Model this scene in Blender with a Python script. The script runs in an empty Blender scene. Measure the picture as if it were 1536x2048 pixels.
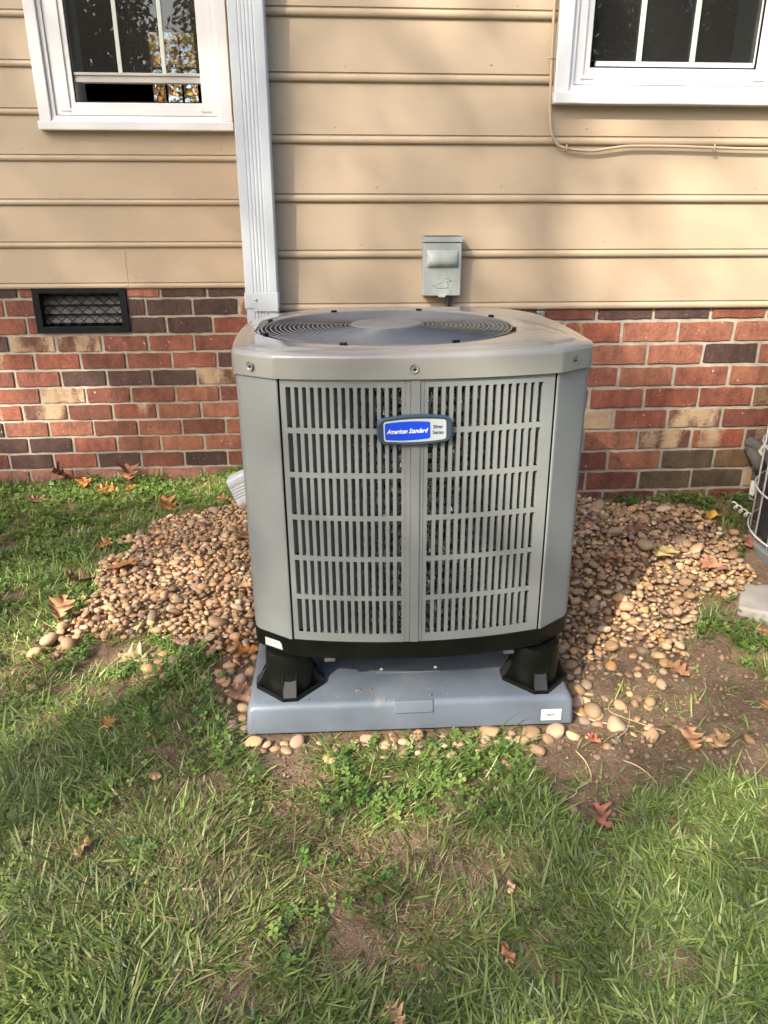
import bpy, bmesh, math, random
import numpy as np
from mathutils import Vector, Matrix

rng = np.random.default_rng(11)
random.seed(5)
SC = bpy.context.scene
COL = SC.collection
PI = math.pi

# ------------------------------------------------------------------ camera, sky, sun, exposure
cam_d = bpy.data.cameras.new('camera'); cam = bpy.data.objects.new('camera', cam_d); COL.objects.link(cam)
SC.camera = cam
PITCH, YAW = math.radians(21.453), math.radians(3.878)
cam.location = (0, 0, .301)
cam.rotation_euler = (PI/2 - PITCH, 0, -YAW)
cam_d.sensor_fit = 'VERTICAL'; cam_d.sensor_height = 24.0
cam_d.lens = 24.0 * 1510.54 / 2048.0
cam_d.clip_start = .02; cam_d.clip_end = 500

SUN = Vector((.85, 1.0, -1.0)).normalized()          # direction the light travels
elev = math.asin(-SUN.z); azim = math.atan2(-SUN.x, -SUN.y)
W = bpy.data.worlds.new('World'); SC.world = W; W.use_nodes = True
nt = W.node_tree; nt.nodes.clear()
sky = nt.nodes.new('ShaderNodeTexSky'); sky.sky_type = 'NISHITA'; sky.sun_disc = False
sky.sun_elevation = elev; sky.sun_rotation = azim; sky.air_density = 1.0; sky.dust_density = 4.0; sky.ozone_density = 1.0
bg = nt.nodes.new('ShaderNodeBackground'); bg.inputs[1].default_value = .105
wo = nt.nodes.new('ShaderNodeOutputWorld')
nt.links.new(sky.outputs[0], bg.inputs[0]); nt.links.new(bg.outputs[0], wo.inputs[0])
sd = bpy.data.lights.new('sun', 'SUN'); sd.energy = 3.8; sd.angle = math.radians(.53); sd.color = (1, .90, .74)
so = bpy.data.objects.new('sun', sd); COL.objects.link(so); so.location = (-9, -9, 12)
so.rotation_euler = SUN.to_track_quat('-Z', 'Y').to_euler()
vs = SC.view_settings
vs.view_transform = 'Standard'; vs.look = 'None'; vs.exposure = 1.65; vs.gamma = 1; vs.use_curve_mapping = False
SC.cycles.max_bounces = 6; SC.cycles.diffuse_bounces = 3; SC.cycles.glossy_bounces = 3; SC.cycles.transmission_bounces = 3; SC.cycles.transparent_max_bounces = 8

# ------------------------------------------------------------------ materials
def nodes(name):
    m = bpy.data.materials.new(name); m.use_nodes = True
    n = m.node_tree.nodes; l = m.node_tree.links
    return m, n, l, n['Principled BSDF']
def mixc(n, l, fac, a, b, mode='MIX'):
    x = n.new('ShaderNodeMix'); x.data_type = 'RGBA'; x.blend_type = mode
    for i, v in ((0, fac), (6, a), (7, b)):
        if hasattr(v, 'is_linked'): l.new(v, x.inputs[i])
        elif isinstance(v, (int, float)): x.inputs[i].default_value = v
        else: x.inputs[i].default_value = (*v, 1)
    return x.outputs[2]
def noise(n, l, co, scale, detail=4, rough=.55, w=None, dist=0):
    t = n.new('ShaderNodeTexNoise'); t.inputs['Scale'].default_value = scale; t.inputs['Detail'].default_value = detail
    t.inputs['Roughness'].default_value = rough; t.inputs['Distortion'].default_value = dist
    if w is not None: t.noise_dimensions = '4D'; l.new(w, t.inputs['W'])
    l.new(co, t.inputs['Vector']); return t.outputs['Fac']
def ramp(n, l, f, lo, hi):
    r = n.new('ShaderNodeMapRange'); r.inputs[1].default_value = lo; r.inputs[2].default_value = hi; r.clamp = True
    l.new(f, r.inputs[0]); return r.outputs[0]
def mapco(n, l, co, s):
    m = n.new('ShaderNodeMapping'); m.inputs['Scale'].default_value = s; l.new(co, m.inputs['Vector']); return m.outputs[0]
def bump(n, l, b, h, st, d=.002):
    x = n.new('ShaderNodeBump'); x.inputs['Strength'].default_value = st; x.inputs['Distance'].default_value = d
    l.new(h, x.inputs['Height']); l.new(x.outputs[0], b.inputs['Normal'])
def MAT(name, c, rough=.6, metal=0, var=.12, vs_=6, spec=.5, bmp=None, coat=0, stretch=(1, 1, 1), dirt=None, attr=None):
    m, n, l, b = nodes(name)
    tc = n.new('ShaderNodeTexCoord'); co = mapco(n, l, tc.outputs['Object'], stretch)
    f = noise(n, l, co, vs_, 5)
    if attr == 'col':
        a = n.new('ShaderNodeAttribute'); a.attribute_name = 'Col'; base = a.outputs['Color']
    elif attr == 'obj':
        a = n.new('ShaderNodeObjectInfo'); base = a.outputs['Color']
    else: base = c
    dk = mixc(n, l, 1.0, base, (1-var*1.6,)*3, 'MULTIPLY'); lt = mixc(n, l, 1.0, base, (1+var,)*3, 'MULTIPLY')
    out = mixc(n, l, ramp(n, l, f, .3, .7), dk, lt)
    if dirt:
        g2 = noise(n, l, co, dirt[1], 6, .65)
        out = mixc(n, l, ramp(n, l, g2, dirt[2], dirt[2]+.15), out, dirt[0])
    l.new(out, b.inputs['Base Color'])
    b.inputs['Roughness'].default_value = rough; b.inputs['Metallic'].default_value = metal
    b.inputs['Specular IOR Level'].default_value = spec; b.inputs['Coat Weight'].default_value = coat
    if bmp: bump(n, l, b, noise(n, l, co, bmp[0], 4), bmp[1])
    return m

siding_m = MAT('siding_paint', (.41, .323, .230), .5, var=.07, vs_=2.2, bmp=(220, .10), stretch=(.6, 1, 1.6), dirt=((.36, .28, .19), 9, .69))
white_m = MAT('white_paint', (.68, .70, .72), .4, var=.05, vs_=5, dirt=((.62, .62, .60), 14, .70))
vinyl_m = MAT('white_vinyl', (.70, .72, .74), .3, var=.03, vs_=4)
gutter_m = MAT('white_gutter_metal', (.56, .60, .64), .32, var=.06, vs_=7, stretch=(1, 1, .3), dirt=((.47, .50, .51), 10, .64))
muntin_m = MAT('muntin_bar', (.55, .62, .57), .4, var=.05)
rail_m = MAT('sash_rail', (.46, .44, .42), .45, var=.06)
black_m = MAT('black_plastic', (.006, .007, .006), .38, var=.3, vs_=18, spec=.22, dirt=((.035, .032, .026), 30, .68))
vent_m = MAT('vent_black', (.006, .008, .012), .5, spec=.2, var=.2, vs_=14, dirt=((.05, .045, .04), 40, .70))
louv_m = MAT('vent_louver', (.12, .12, .115), .5, var=.35, vs_=16)
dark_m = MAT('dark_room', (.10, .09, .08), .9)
unit_m = MAT('grey_cabinet_paint', (.198, .215, .218), .42, var=.06, vs_=5, coat=.08, bmp=(300, .03), dirt=((.25, .25, .235), 16, .66))
cap_m = MAT('grey_cap_paint', (.235, .238, .228), .17, var=.06, vs_=5, coat=.5, dirt=((.29, .28, .26), 22, .67))
pad_m = MAT('grey_pad_plastic', (.118, .144, .178), .40, var=.14, vs_=6, dirt=((.185, .18, .17), 11, .60), bmp=(40, .05))
wire_m = MAT('guard_wire', (.12, .13, .145), .28, var=.2, coat=.4)
blade_m = MAT('fan_blade', (.016, .017, .019), .4, var=.2)
steel_m = MAT('steel', (.45, .46, .47), .3, .9, var=.2, vs_=30)
screw_m = MAT('screw', (.10, .11, .13), .3, .8)
coil_m = MAT('coil_dark', (.045, .047, .053), .6, var=.5, vs_=60)
fin_m = MAT('coil_fin', (.70, .72, .78), .25, .55, var=.3, vs_=50)
badge_m = MAT('badge_border', (.035, .058, .095), .3, var=.06, coat=.3)
badgeb_m = MAT('badge_blue', (.008, .06, .62), .35, var=.02)
badgew_m = MAT('badge_silver', (.44, .49, .50), .35, var=.03)
ink_m = MAT('ink_navy', (.04, .07, .16), .5, var=.02)
inkw_m = MAT('ink_white', (.85, .88, .9), .5, var=.01)
paper_m = MAT('sticker_white', (.82, .84, .86), .45, var=.03)
inkk_m = MAT('ink_black', (.03, .03, .035), .6, var=.02)
foil_m = MAT('sticker_silver', (.50, .55, .57), .3, .2, var=.08, vs_=40)
box_m = MAT('weathered_grey_metal', (.31, .345, .335), .5, var=.12, vs_=16, stretch=(1, 1, .35), dirt=((.42, .45, .42), 22, .60), bmp=(60, .1))
boxtop_m = MAT('weathered_box_top', (.44, .38, .24), .6, var=.15, vs_=20)
cond_m = MAT('flex_conduit', (.035, .032, .030), .5, var=.3)
conc_m = MAT('concrete', (.30, .285, .255), .9, var=.15, vs_=14, bmp=(90, .5), dirt=((.26, .25, .21), 9, .58))
old_m = MAT('old_unit_grey', (.20, .22, .23), .4, var=.1)
oldw_m = MAT('old_unit_wire', (.66, .68, .70), .35, var=.08)
pvc_m = MAT('white_pvc', (.78, .77, .72), .35, var=.06)
insul_m = MAT('pipe_insulation', (.10, .095, .09), .8, var=.3, vs_=25, bmp=(70, .5))
tape_m = MAT('torn_tape', (.62, .57, .44), .7, var=.25, vs_=40)
mortar_m = MAT('mortar', (.37, .335, .275), .95, var=.16, vs_=30, bmp=(160, .9))
twig_m = MAT('dry_stem', (.50, .40, .24), .7, var=.2, vs_=30)
peb_m = MAT('pebble_bed_stone', (.3, .2, .1), .65, var=.20, vs_=55, attr='col', bmp=(160, .25))
pebo_m = MAT('pebble_stone', (.3, .2, .1), .65, var=.22, vs_=45, attr='obj', bmp=(140, .25))
leaf_m = MAT('dead_leaf', (.3, .12, .03), .6, var=.35, vs_=24, attr='obj', bmp=(120, .4))
bark_m = MAT('bark', (.10, .075, .055), .9, var=.4, vs_=5, bmp=(12, .8), stretch=(3, 3, .5))

def foliage(name, trans=.35, rough=.5):
    m, n, l, b = nodes(name)
    a = n.new('ShaderNodeAttribute'); a.attribute_name = 'Col'
    l.new(a.outputs['Color'], b.inputs['Base Color']); b.inputs['Roughness'].default_value = rough
    b.inputs['Specular IOR Level'].default_value = .35
    t = n.new('ShaderNodeBsdfTranslucent'); l.new(a.outputs['Color'], t.inputs['Color'])
    x = n.new('ShaderNodeMixShader'); x.inputs[0].default_value = trans
    o = n['Material Output']; l.new(b.outputs[0], x.inputs[1]); l.new(t.outputs[0], x.inputs[2]); l.new(x.outputs[0], o.inputs['Surface'])
    return m
grass_m = foliage('grass_blade', .30, .42); clover_m = foliage('clover_leaf', .30, .45); tree_m = foliage('tree_leaf', .30, .55)

def glass():
    m, n, l, b = nodes('window_glass'); n.remove(b)
    fr = n.new('ShaderNodeFresnel'); fr.inputs['IOR'].default_value = 1.75
    tr = n.new('ShaderNodeBsdfTransparent'); tr.inputs[0].default_value = (.80, .84, .83, 1)
    gl = n.new('ShaderNodeBsdfGlossy'); gl.inputs['Roughness'].default_value = .004
    x = n.new('ShaderNodeMixShader'); l.new(fr.outputs[0], x.inputs[0]); l.new(tr.outputs[0], x.inputs[1]); l.new(gl.outputs[0], x.inputs[2])
    df = n.new('ShaderNodeBsdfDiffuse'); df.inputs[0].default_value = (.55, .54, .52, 1); y = n.new('ShaderNodeMixShader'); y.inputs[0].default_value = .032     # grey film painted in for the haze of the reflections
    l.new(x.outputs[0], y.inputs[1]); l.new(df.outputs[0], y.inputs[2]); l.new(y.outputs[0], n['Material Output'].inputs['Surface']); return m
glass_m = glass()

def brick_mat():
    m, n, l, b = nodes('brick_clay')
    tc = n.new('ShaderNodeTexCoord'); oi = n.new('ShaderNodeObjectInfo'); co = tc.outputs['Object']
    wv = n.new('ShaderNodeMath'); wv.operation = 'MULTIPLY'; wv.inputs[1].default_value = 60; l.new(oi.outputs['Random'], wv.inputs[0]); w = wv.outputs[0]
    base = oi.outputs['Color']
    f = noise(n, l, mapco(n, l, co, (1, 1, .6)), 22, 6, .7, w)
    c = mixc(n, l, ramp(n, l, f, .30, .72), mixc(n, l, 1, base, (.42, .43, .47), 'MULTIPLY'), mixc(n, l, 1, base, (1.30, 1.26, 1.20), 'MULTIPLY'))
    f3 = noise(n, l, co, 130, 3, .6, w)
    c = mixc(n, l, ramp(n, l, f3, .54, .72), c, mixc(n, l, 1, c, (.5, .46, .46), 'MULTIPLY'))
    # kiln flash: pale crust covering part of the face, amount in the object's alpha
    f2 = noise(n, l, mapco(n, l, co, (1, 1, .45)), 13, 3, .5, w)
    f4 = noise(n, l, co, 110, 4, .7, w)
    s = n.new('ShaderNodeMath'); s.operation = 'ADD'; l.new(f2, s.inputs[0]); l.new(oi.outputs['Alpha'], s.inputs[1])
    s2 = n.new('ShaderNodeMath'); s2.operation = 'MULTIPLY_ADD'; l.new(f4, s2.inputs[0]); s2.inputs[1].default_value = .35; l.new(s.outputs[0], s2.inputs[2])
    c = mixc(n, l, ramp(n, l, s2.outputs[0], .90, 1.04), c, (.40, .285, .18))
    # lime specks
    f5 = noise(n, l, co, 75, 2, .5, w)
    c = mixc(n, l, ramp(n, l, f5, .69, .74), c, (.50, .42, .34))
    l.new(c, b.inputs['Base Color']); b.inputs['Roughness'].default_value = .78
    bump(n, l, b, noise(n, l, co, 80, 6, .7, w), .9, .005)
    return m
brick_m = brick_mat()

def soil_mat():
    m, n, l, b = nodes('soil')
    tc = n.new('ShaderNodeTexCoord'); co = tc.outputs['Object']
    f = noise(n, l, co, 7, 7, .65); f2 = noise(n, l, co, 70, 5, .7); f3 = noise(n, l, co, 260, 3, .6)
    c = mixc(n, l, ramp(n, l, f, .3, .7), (.115, .072, .046), (.22, .150, .098))
    c = mixc(n, l, ramp(n, l, f2, .45, .75), c, (.27, .195, .13))
    c = mixc(n, l, ramp(n, l, f3, .62, .72), c, (.36, .28, .19))
    a = n.new('ShaderNodeAttribute'); a.attribute_name = 'Col'      # how far out the closed lawn starts
    g = mixc(n, l, ramp(n, l, noise(n, l, co, 3, 6, .7), .3, .7), (.045, .065, .022), (.10, .10, .045))
    s = n.new('ShaderNodeSeparateColor'); l.new(a.outputs['Color'], s.inputs[0])
    c = mixc(n, l, s.outputs[0], c, g)
    l.new(c, b.inputs['Base Color']); b.inputs['Roughness'].default_value = .95; b.inputs['Specular IOR Level'].default_value = .2
    mx = n.new('ShaderNodeMath'); mx.operation = 'MULTIPLY_ADD'; l.new(f3, mx.inputs[0]); mx.inputs[1].default_value = .5; l.new(f2, mx.inputs[2])
    bump(n, l, b, mx.outputs[0], .9, .008); return m
soil_m = soil_mat()

# ------------------------------------------------------------------ mesh helpers
class MB:
    def __init__(s): s.v = []; s.f = []
    def add(s, v, f):
        o = len(s.v); s.v += [tuple(p) for p in v]; s.f += [tuple(i+o for i in q) for q in f]; return s
    def box(s, x0, x1, y0, y1, z0, z1):
        return s.add([(x0,y0,z0),(x1,y0,z0),(x1,y1,z0),(x0,y1,z0),(x0,y0,z1),(x1,y0,z1),(x1,y1,z1),(x0,y1,z1)],
                     [(0,3,2,1),(4,5,6,7),(0,1,5,4),(1,2,6,5),(2,3,7,6),(3,0,4,7)])
    def grid(s, P, cu=False, cv=False):
        P = np.asarray(P); a, b = P.shape[:2]; f = []
        for i in range(a if cu else a-1):
            for j in range(b if cv else b-1):
                i2, j2 = (i+1) % a, (j+1) % b
                f.append((i*b+j, i2*b+j, i2*b+j2, i*b+j2))
        return s.add(P.reshape(-1, 3), f)
    def tube(s, path, r, n=8, closed=False, caps=True):
        path = [Vector(p) for p in path]; m = len(path); rr = r if hasattr(r, '__len__') else [r]*m
        rings = []; up = None
        for i, p in enumerate(path):
            if closed: t = path[(i+1) % m] - path[i-1]
            else: t = path[min(i+1, m-1)] - path[max(i-1, 0)]
            t.normalize()
            if up is None: up = Vector((0, 0, 1)) if abs(t.z) < .9 else Vector((1, 0, 0))
            a = t.cross(up).normalized(); c = a.cross(t).normalized(); up = c
            rings.append([p + (a*math.cos(k*2*PI/n) + c*math.sin(k*2*PI/n))*rr[i] for k in range(n)])
        o = len(s.v)
        s.grid(np.array([[tuple(q) for q in R] for R in rings]), cu=closed, cv=True)
        if caps and not closed: s.f += [tuple(o+k for k in range(n)), tuple(o+(m-1)*n+n-1-k for k in range(n))]
        return s
    def prism(s, poly, y0, y1, axis='y'):
        n = len(poly)
        if axis == 'y': v = [(a, y0, b) for a, b in poly] + [(a, y1, b) for a, b in poly]
        elif axis == 'z': v = [(a, b, y0) for a, b in poly] + [(a, b, y1) for a, b in poly]
        else: v = [(y0, a, b) for a, b in poly] + [(y1, a, b) for a, b in poly]
        f = [tuple(range(n)), tuple(range(2*n-1, n-1, -1))] + [(i, n+i, n+(i+1) % n, (i+1) % n) for i in range(n)]
        return s.add(v, f)
    def lathe(s, prof, c=(0, 0), n=32):
        P = np.array([[(c[0]+r*math.cos(k*2*PI/n), c[1]+r*math.sin(k*2*PI/n), z) for k in range(n)] for r, z in prof])
        return s.grid(P, cv=True)
    def mesh(s, name, smooth=False):
        me = bpy.data.meshes.new(name); me.from_pydata(s.v, [], s.f); me.update()
        bm = bmesh.new(); bm.from_mesh(me); bmesh.ops.recalc_face_normals(bm, faces=bm.faces); bm.to_mesh(me); bm.free()
        if smooth: me.polygons.foreach_set('use_smooth', np.ones(len(me.polygons), bool))
        return me
    def build(s, name, mat, parent=None, smooth=False, bevel=0, seg=2, auto=None):
        me = s.mesh(name, smooth or bool(auto)); o = bpy.data.objects.new(name, me); COL.objects.link(o); me.materials.append(mat)
        o.parent = parent
        if auto: me.set_sharp_from_angle(angle=math.radians(auto))
        if bevel:
            m = o.modifiers.new('bevel', 'BEVEL'); m.width = bevel; m.segments = seg; m.limit_method = 'ANGLE'; m.angle_limit = math.radians(40)
        return o
def empty(name, loc=(0, 0, 0), rot=(0, 0, 0)):
    o = bpy.data.objects.new(name, None); COL.objects.link(o); o.location = loc; o.rotation_euler = rot; o.empty_display_size = .1; return o
def tag(o, label=None, cat=None, group=None, kind=None):
    if label: o['label'] = label
    if cat: o['category'] = cat
    if group: o['group'] = group
    if kind: o['kind'] = kind
    return o
def put(name, me, parent=None, loc=(0, 0, 0), rot=(0, 0, 0), scale=(1, 1, 1), color=None):
    o = bpy.data.objects.new(name, me); COL.objects.link(o); o.parent = parent; o.location = loc; o.rotation_euler = rot; o.scale = scale
    if color: o.color = color
    return o
def npmesh(name, V, F, mat, col=None, smooth=True):
    """V (n,3), F (m,k) one face size, or a list of such arrays"""
    me = bpy.data.meshes.new(name); Fs = F if isinstance(F, list) else [F]
    me.vertices.add(len(V)); me.vertices.foreach_set('co', np.asarray(V, np.float32).ravel())
    idx = np.concatenate([f.ravel() for f in Fs]).astype(np.int32)
    tot = np.concatenate([np.full(len(f), f.shape[1]) for f in Fs]).astype(np.int32)
    st = np.concatenate([[0], np.cumsum(tot)[:-1]]).astype(np.int32)
    me.loops.add(len(idx)); me.loops.foreach_set('vertex_index', idx)
    me.polygons.add(len(tot)); me.polygons.foreach_set('loop_start', st); me.polygons.foreach_set('loop_total', tot)
    me.update(calc_edges=True)
    if smooth: me.polygons.foreach_set('use_smooth', np.ones(len(tot), bool))
    if col is not None:
        a = me.color_attributes.new('Col', 'FLOAT_COLOR', 'POINT')
        a.data.foreach_set('color', np.concatenate([col, np.ones((len(col), 1))], 1).astype(np.float32).ravel())
    me.materials.append(mat); return me
def text_mesh(body, size, mat, shear=0, squeeze=1.0, align='LEFT'):
    c = bpy.data.curves.new('t', 'FONT'); c.body = body; c.size = size; c.shear = shear; c.extrude = .0003; c.align_x = align; c.resolution_u = 3; c.offset = size*.012
    o = bpy.data.objects.new('t', c); COL.objects.link(o)
    me = bpy.data.meshes.new_from_object(o.evaluated_get(bpy.context.evaluated_depsgraph_get()))
    bpy.data.objects.remove(o); bpy.data.curves.remove(c); me.materials.clear(); me.materials.append(mat)
    me.transform(Matrix.Diagonal((squeeze, 1, 1, 1))); return me

def sm(t):
    t = np.clip(t, 0, 1); return t*t*(3-2*t)
_H = rng.random((64, 64))
def vnoise(x, y, s):
    x = np.asarray(x)*s+100; y = np.asarray(y)*s+100; i = np.floor(x).astype(int); j = np.floor(y).astype(int); u = sm(x-i); v = sm(y-j)
    h = lambda a, b: _H[a % 64, b % 64]
    return (h(i, j)*(1-u)+h(i+1, j)*u)*(1-v)+(h(i, j+1)*(1-u)+h(i+1, j+1)*u)*v
def inpoly(x, y, P):
    r = np.zeros(np.shape(x), bool); n = len(P)
    for k in range(n):
        x0, y0 = P[k]; x1, y1 = P[(k+1) % n]
        c = ((y0 > y) != (y1 > y)) & (x < (x1-x0)*(y-y0)/(y1-y0+1e-12)+x0); r ^= c
    return r
DR, DL = 2.6186, 3.5126        # faces of the projecting wall and of the wall set back on the left
CRN = -.26                     # corner between them
PEB_L = [(-.75,1.79),(-.80,2.17),(-.80,2.45),(-.75,2.86),(-.52,2.92),(-.33,3.03),(-.15,2.95),(-.10,2.3),(-.20,1.90),(-.23,1.76),(-.31,1.80),(-.41,1.81),(-.53,1.887)]
PEB_R = [(.50,2.60),(.873,2.605),(1.16,2.53),(1.36,2.30),(1.31,2.14),(1.15,1.94),(1.043,1.897),(.93,1.768),(.779,1.669),(.60,1.72),(.50,1.95)]
PEB_B = [(-.26,2.0),(-.2,2.6),(.6,2.6),(.6,2.0)]
SOIL_L = [(-.46,1.81),(-.23,1.96),(-.20,1.45),(-.05,1.42),(-.05,1.27),(-.17,1.22),(-.23,1.40),(-.36,1.68)]
SOIL_R = [(.58,1.83),(.82,1.70),(1.05,1.76),(1.12,1.55),(1.12,1.36),(1.0,1.23),(.78,1.18),(.60,1.10),(.42,1.11),(.36,1.30),(.43,1.42)]
def base_g(X, Y):
    X = np.asarray(X, float); Y = np.asarray(Y, float)
    return -.80-.08*sm((-X-.1)/.7)*sm((Y-1.6)/1.8)+.11*sm((X-.3)/.6)*sm((Y-1.55)/.9)
def G(X, Y):
    X = np.asarray(X, float); Y = np.asarray(Y, float)
    near = np.exp(-(np.maximum(0, np.hypot(X-.2, Y-1.8)-3)/2)**2)
    n = (vnoise(X, Y, 2.3)-.5)*.03+(vnoise(X, Y, 7)-.5)*.014+(vnoise(X, Y, 23)-.5)*.007
    flat = sm((np.maximum(abs(X-.17)-.40, abs(Y-1.83)-.40))/.15)
    return base_g(X, Y)+n*near*(.25+.75*flat)-.012*(1-flat)+.016*np.exp(-((X+.5)**2/.06+(Y-2.3)**2/.18))*flat

# ------------------------------------------------------------------ ground
def axis(lo, hi, d, far):
    a = np.arange(lo, hi+1e-6, d); k = np.geomspace(d*4, far, 16)
    return np.concatenate([lo-k[::-1], a, hi+k])
gx = axis(-2.2, 2.4, .016, 70); gy = axis(.3, 3.56, .014, 70)
XX, YY = np.meshgrid(gx, gy, indexing='ij'); ZZ = G(XX, YY)
fine = (vnoise(XX, YY, 60)-.5)*.006+(vnoise(XX, YY, 31)-.5)*.006
ZZ = ZZ+fine*((XX > -2.2) & (XX < 2.4) & (YY > .3))
na, nb = XX.shape; ii = np.arange(na*nb).reshape(na, nb)
F = np.stack([ii[:-1, :-1], ii[1:, :-1], ii[1:, 1:], ii[:-1, 1:]], -1).reshape(-1, 4)
lawn = np.clip((np.maximum(np.maximum(.35-YY, abs(XX)-2.2), 0))*2, 0, 1).reshape(-1, 1)
put('ground', npmesh('ground', np.stack([XX, YY, ZZ], -1).reshape(-1, 3), F, soil_m, np.repeat(lawn, 3, 1)))['kind'] = 'structure'

# ------------------------------------------------------------------ house
house = tag(empty('house', (0, 3.0, -.8)), 'beaded tan siding house wall on red brick foundation with white windows', 'house')
HI = Matrix.Translation((0, -3.0, .8))
def H(mb, *a, **k):                      # build in world coordinates under the house
    o = mb.build(*a, **k)
    if o.parent is house: o.location = (0, -3.0, .8)
    return o
S = .1689; ZL = -.0403; BC = .0782; BL = .2032
WINS = [dict(D=DL, x0=-1.15, x1=-.383, gx0=-1.008, gx1=-.483), dict(D=DR, x0=.700, x1=1.458, gx0=.815, gx1=1.345)]
# backing walls round the window openings
WT = 1.9
walls = {}
for key, D, xa, xb, w in (('L', DL, -4.2, CRN+.10, WINS[0]), ('R', DR, CRN, 4.2, WINS[1])):
    m = MB(); y0, y1 = D+.006, D+.14; zb, zt = .03, 2.6
    m.box(xa, w['x0']+.05, y0, y1, zb, zt); m.box(w['x1']-.05, xb, y0, y1, zb, zt)
    m.box(w['x0']+.05, w['x1']-.05, y0, y1, zb, .66); m.box(w['x0']+.05, w['x1']-.05, y0, y1, WT, zt)
    walls[key] = H(m, 'siding_wall', siding_m, house)
m = MB(); m.box(CRN, CRN+.13, DR+.141, DL+.005, .03, 2.6); H(m, 'side_wall', siding_m, house)
# beaded lap boards
def profile():
    p = [(.004, .004), (-.006, .001)]
    for k in range(9):
        t = -PI/2+PI*k/8; p.append((-.005-.0090*math.cos(t), .0125+.0115*math.sin(t)))
    p += [(-.0055, .0260), (-.0098, .0280), (-.0020, S+.006), (.004, S+.006)]
    return p
PROF = profile()
def board(x0, x1, row, D, key):
    z = row*S; m = MB()
    m.prism([(D+a, z+b) for a, b in PROF], x0, x1, 'x')
    for xn in np.arange(math.ceil(x0/.41)*.41+.07*(row % 3), x1-.02, .41):     # painted-over nail heads
        c = (xn+.03*math.sin(row*7+xn*9), D-.0090, z+.045+.008*math.sin(row*3+xn*5)); n = 7
        o = len(m.v)
        for rr, dd in ((.0042, 0), (.0028, .0014)):
            m.v += [(c[0]+rr*math.cos(k*2*PI/n), c[1]-dd, c[2]+rr*math.sin(k*2*PI/n)) for k in range(n)]
        m.f += [(o+k, o+(k+1) % n, o+n+(k+1) % n, o+n+k) for k in range(n)]+[tuple(o+n+k for k in range(n))]
    m.build('siding_board', siding_m, walls[key], auto=35)
for row in range(15):
    for key, D, xa, xb, w in (('L', DL, -4.2, CRN-.002, WINS[0]), ('R', DR, CRN-.012, 4.2, WINS[1])):
        z = row*S; segs = [(xa, xb)]
        if .60 < z < WT-.03: segs = [(xa, w['x0']-.001), (w['x1']+.001, xb)]
        if key == 'L' and row == 0: segs = [(xa, -.882), (-.8805, xb)]
        if key == 'L' and row == 6: segs = [(xa, -1.62), (-1.618, w['x0']-.001), (w['x1']+.001, xb)]
        if key == 'R' and row == 9: segs = [(xa, .02), (.0215, xb)] if z > WT else segs
        for a, b in segs: board(a, b, row, D, key)
m = MB(); m.box(CRN-.012, CRN-.001, DR+.008, DL-.02, 0, 2.6); H(m, 'side_siding', siding_m, house)

# brick foundation: mortar core, one object per brick
BCOL = {'R': ((.250, .086, .056), 0), 'O': ((.300, .120, .074), 0), 'D': ((.078, .040, .034), 0), 'M': ((.19, .066, .044), 0), 'F': ((.15, .068, .045), .30),
        'f': ((.26, .080, .045), .17), 'P': ((.33, .155, .115), .06), 'G': ((.17, .105, .056), .04), 'g': ((.100, .072, .044), 0), 'T': ((.40, .27, .14), .52)}
LROW = ['DR..DDF', 'RR.DDDFD', 'RR..DfR', 'DFFRRRR', 'ffMRRDR', 'MRDDDFM', 'RFMROMR', 'fFMfOOM', 'DOOMOMO', 'DDROOOM', 'MDRDRDM', 'PPPPPPP', 'MMMMMMM']
LHEAD = [-1.361, -1.43, -1.347, -1.437, -1.340, -1.438, -1.339, -1.431, -1.528, -1.430, -1.531, -1.447, -1.55]
RROW = ['MDDfMRD', 'fOOOMRO', 'ROODORM', 'RORORDO', 'RRfRGMR', 'TRFMFRD', 'MOFfFOR', 'MOgGOMD', 'MRggTMR', 'MMGMMgM', 'MMMMMMM']
RHEAD = [.912, 1.007, .906, 1.014, .915, 1.013, .911, 1.010, .933, 1.005, .9]
bw = {}
for key, D, xa, xb, zb in (('L', DL, -4.2, CRN, -1.15), ('R', DR, CRN, 4.2, -1.0)):
    m = MB()
    if key == 'L':
        m.box(xa, -1.30, D+.004, D+.14, zb, .028); m.box(-.90, xb, D+.004, D+.14, zb, .028)
        m.box(-1.30, -.90, D+.004, D+.14, zb, -.186)
    else: m.box(xa, xb, D+.004, D+.14, zb, .028)
    bw[key] = H(m, 'brick_wall', mortar_m, house)
m = MB(); m.box(CRN, CRN+.13, DR+.141, DL+.003, -1.1, .028); H(m, 'return_wall', mortar_m, house)
def brick_mesh(k, L=BL-.0128):
    bm = bmesh.new(); bmesh.ops.create_cube(bm, size=1)
    for v in bm.verts: v.co = Vector((v.co.x*L, v.co.y*.05+.025, v.co.z*(BC-.0118)))
    bmesh.ops.subdivide_edges(bm, edges=[e for e in bm.edges if abs(e.verts[0].co.x-e.verts[1].co.x) > .1], cuts=6)
    r = random.Random(k)
    for v in bm.verts:
        v.co.z += r.uniform(-.0019, .0019); v.co.y += r.uniform(-.0010, .0010)
        if abs(abs(v.co.x)-L/2) < .001: v.co.x += r.uniform(-.002, .002)
    bmesh.ops.bevel(bm, geom=[e for e in bm.edges if e.calc_face_angle(0) > .8 and min(w.co.y for w in e.verts) < .01], offset=.0022, segments=2, affect='EDGES')
    me = bpy.data.meshes.new('brick'); bm.to_mesh(me); bm.free(); me.materials.append(brick_m); return me
BM = [brick_mesh(k) for k in range(8)]
rb = random.Random(3); extra = {'L': [], 'R': []}; nbrick = 0
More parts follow.
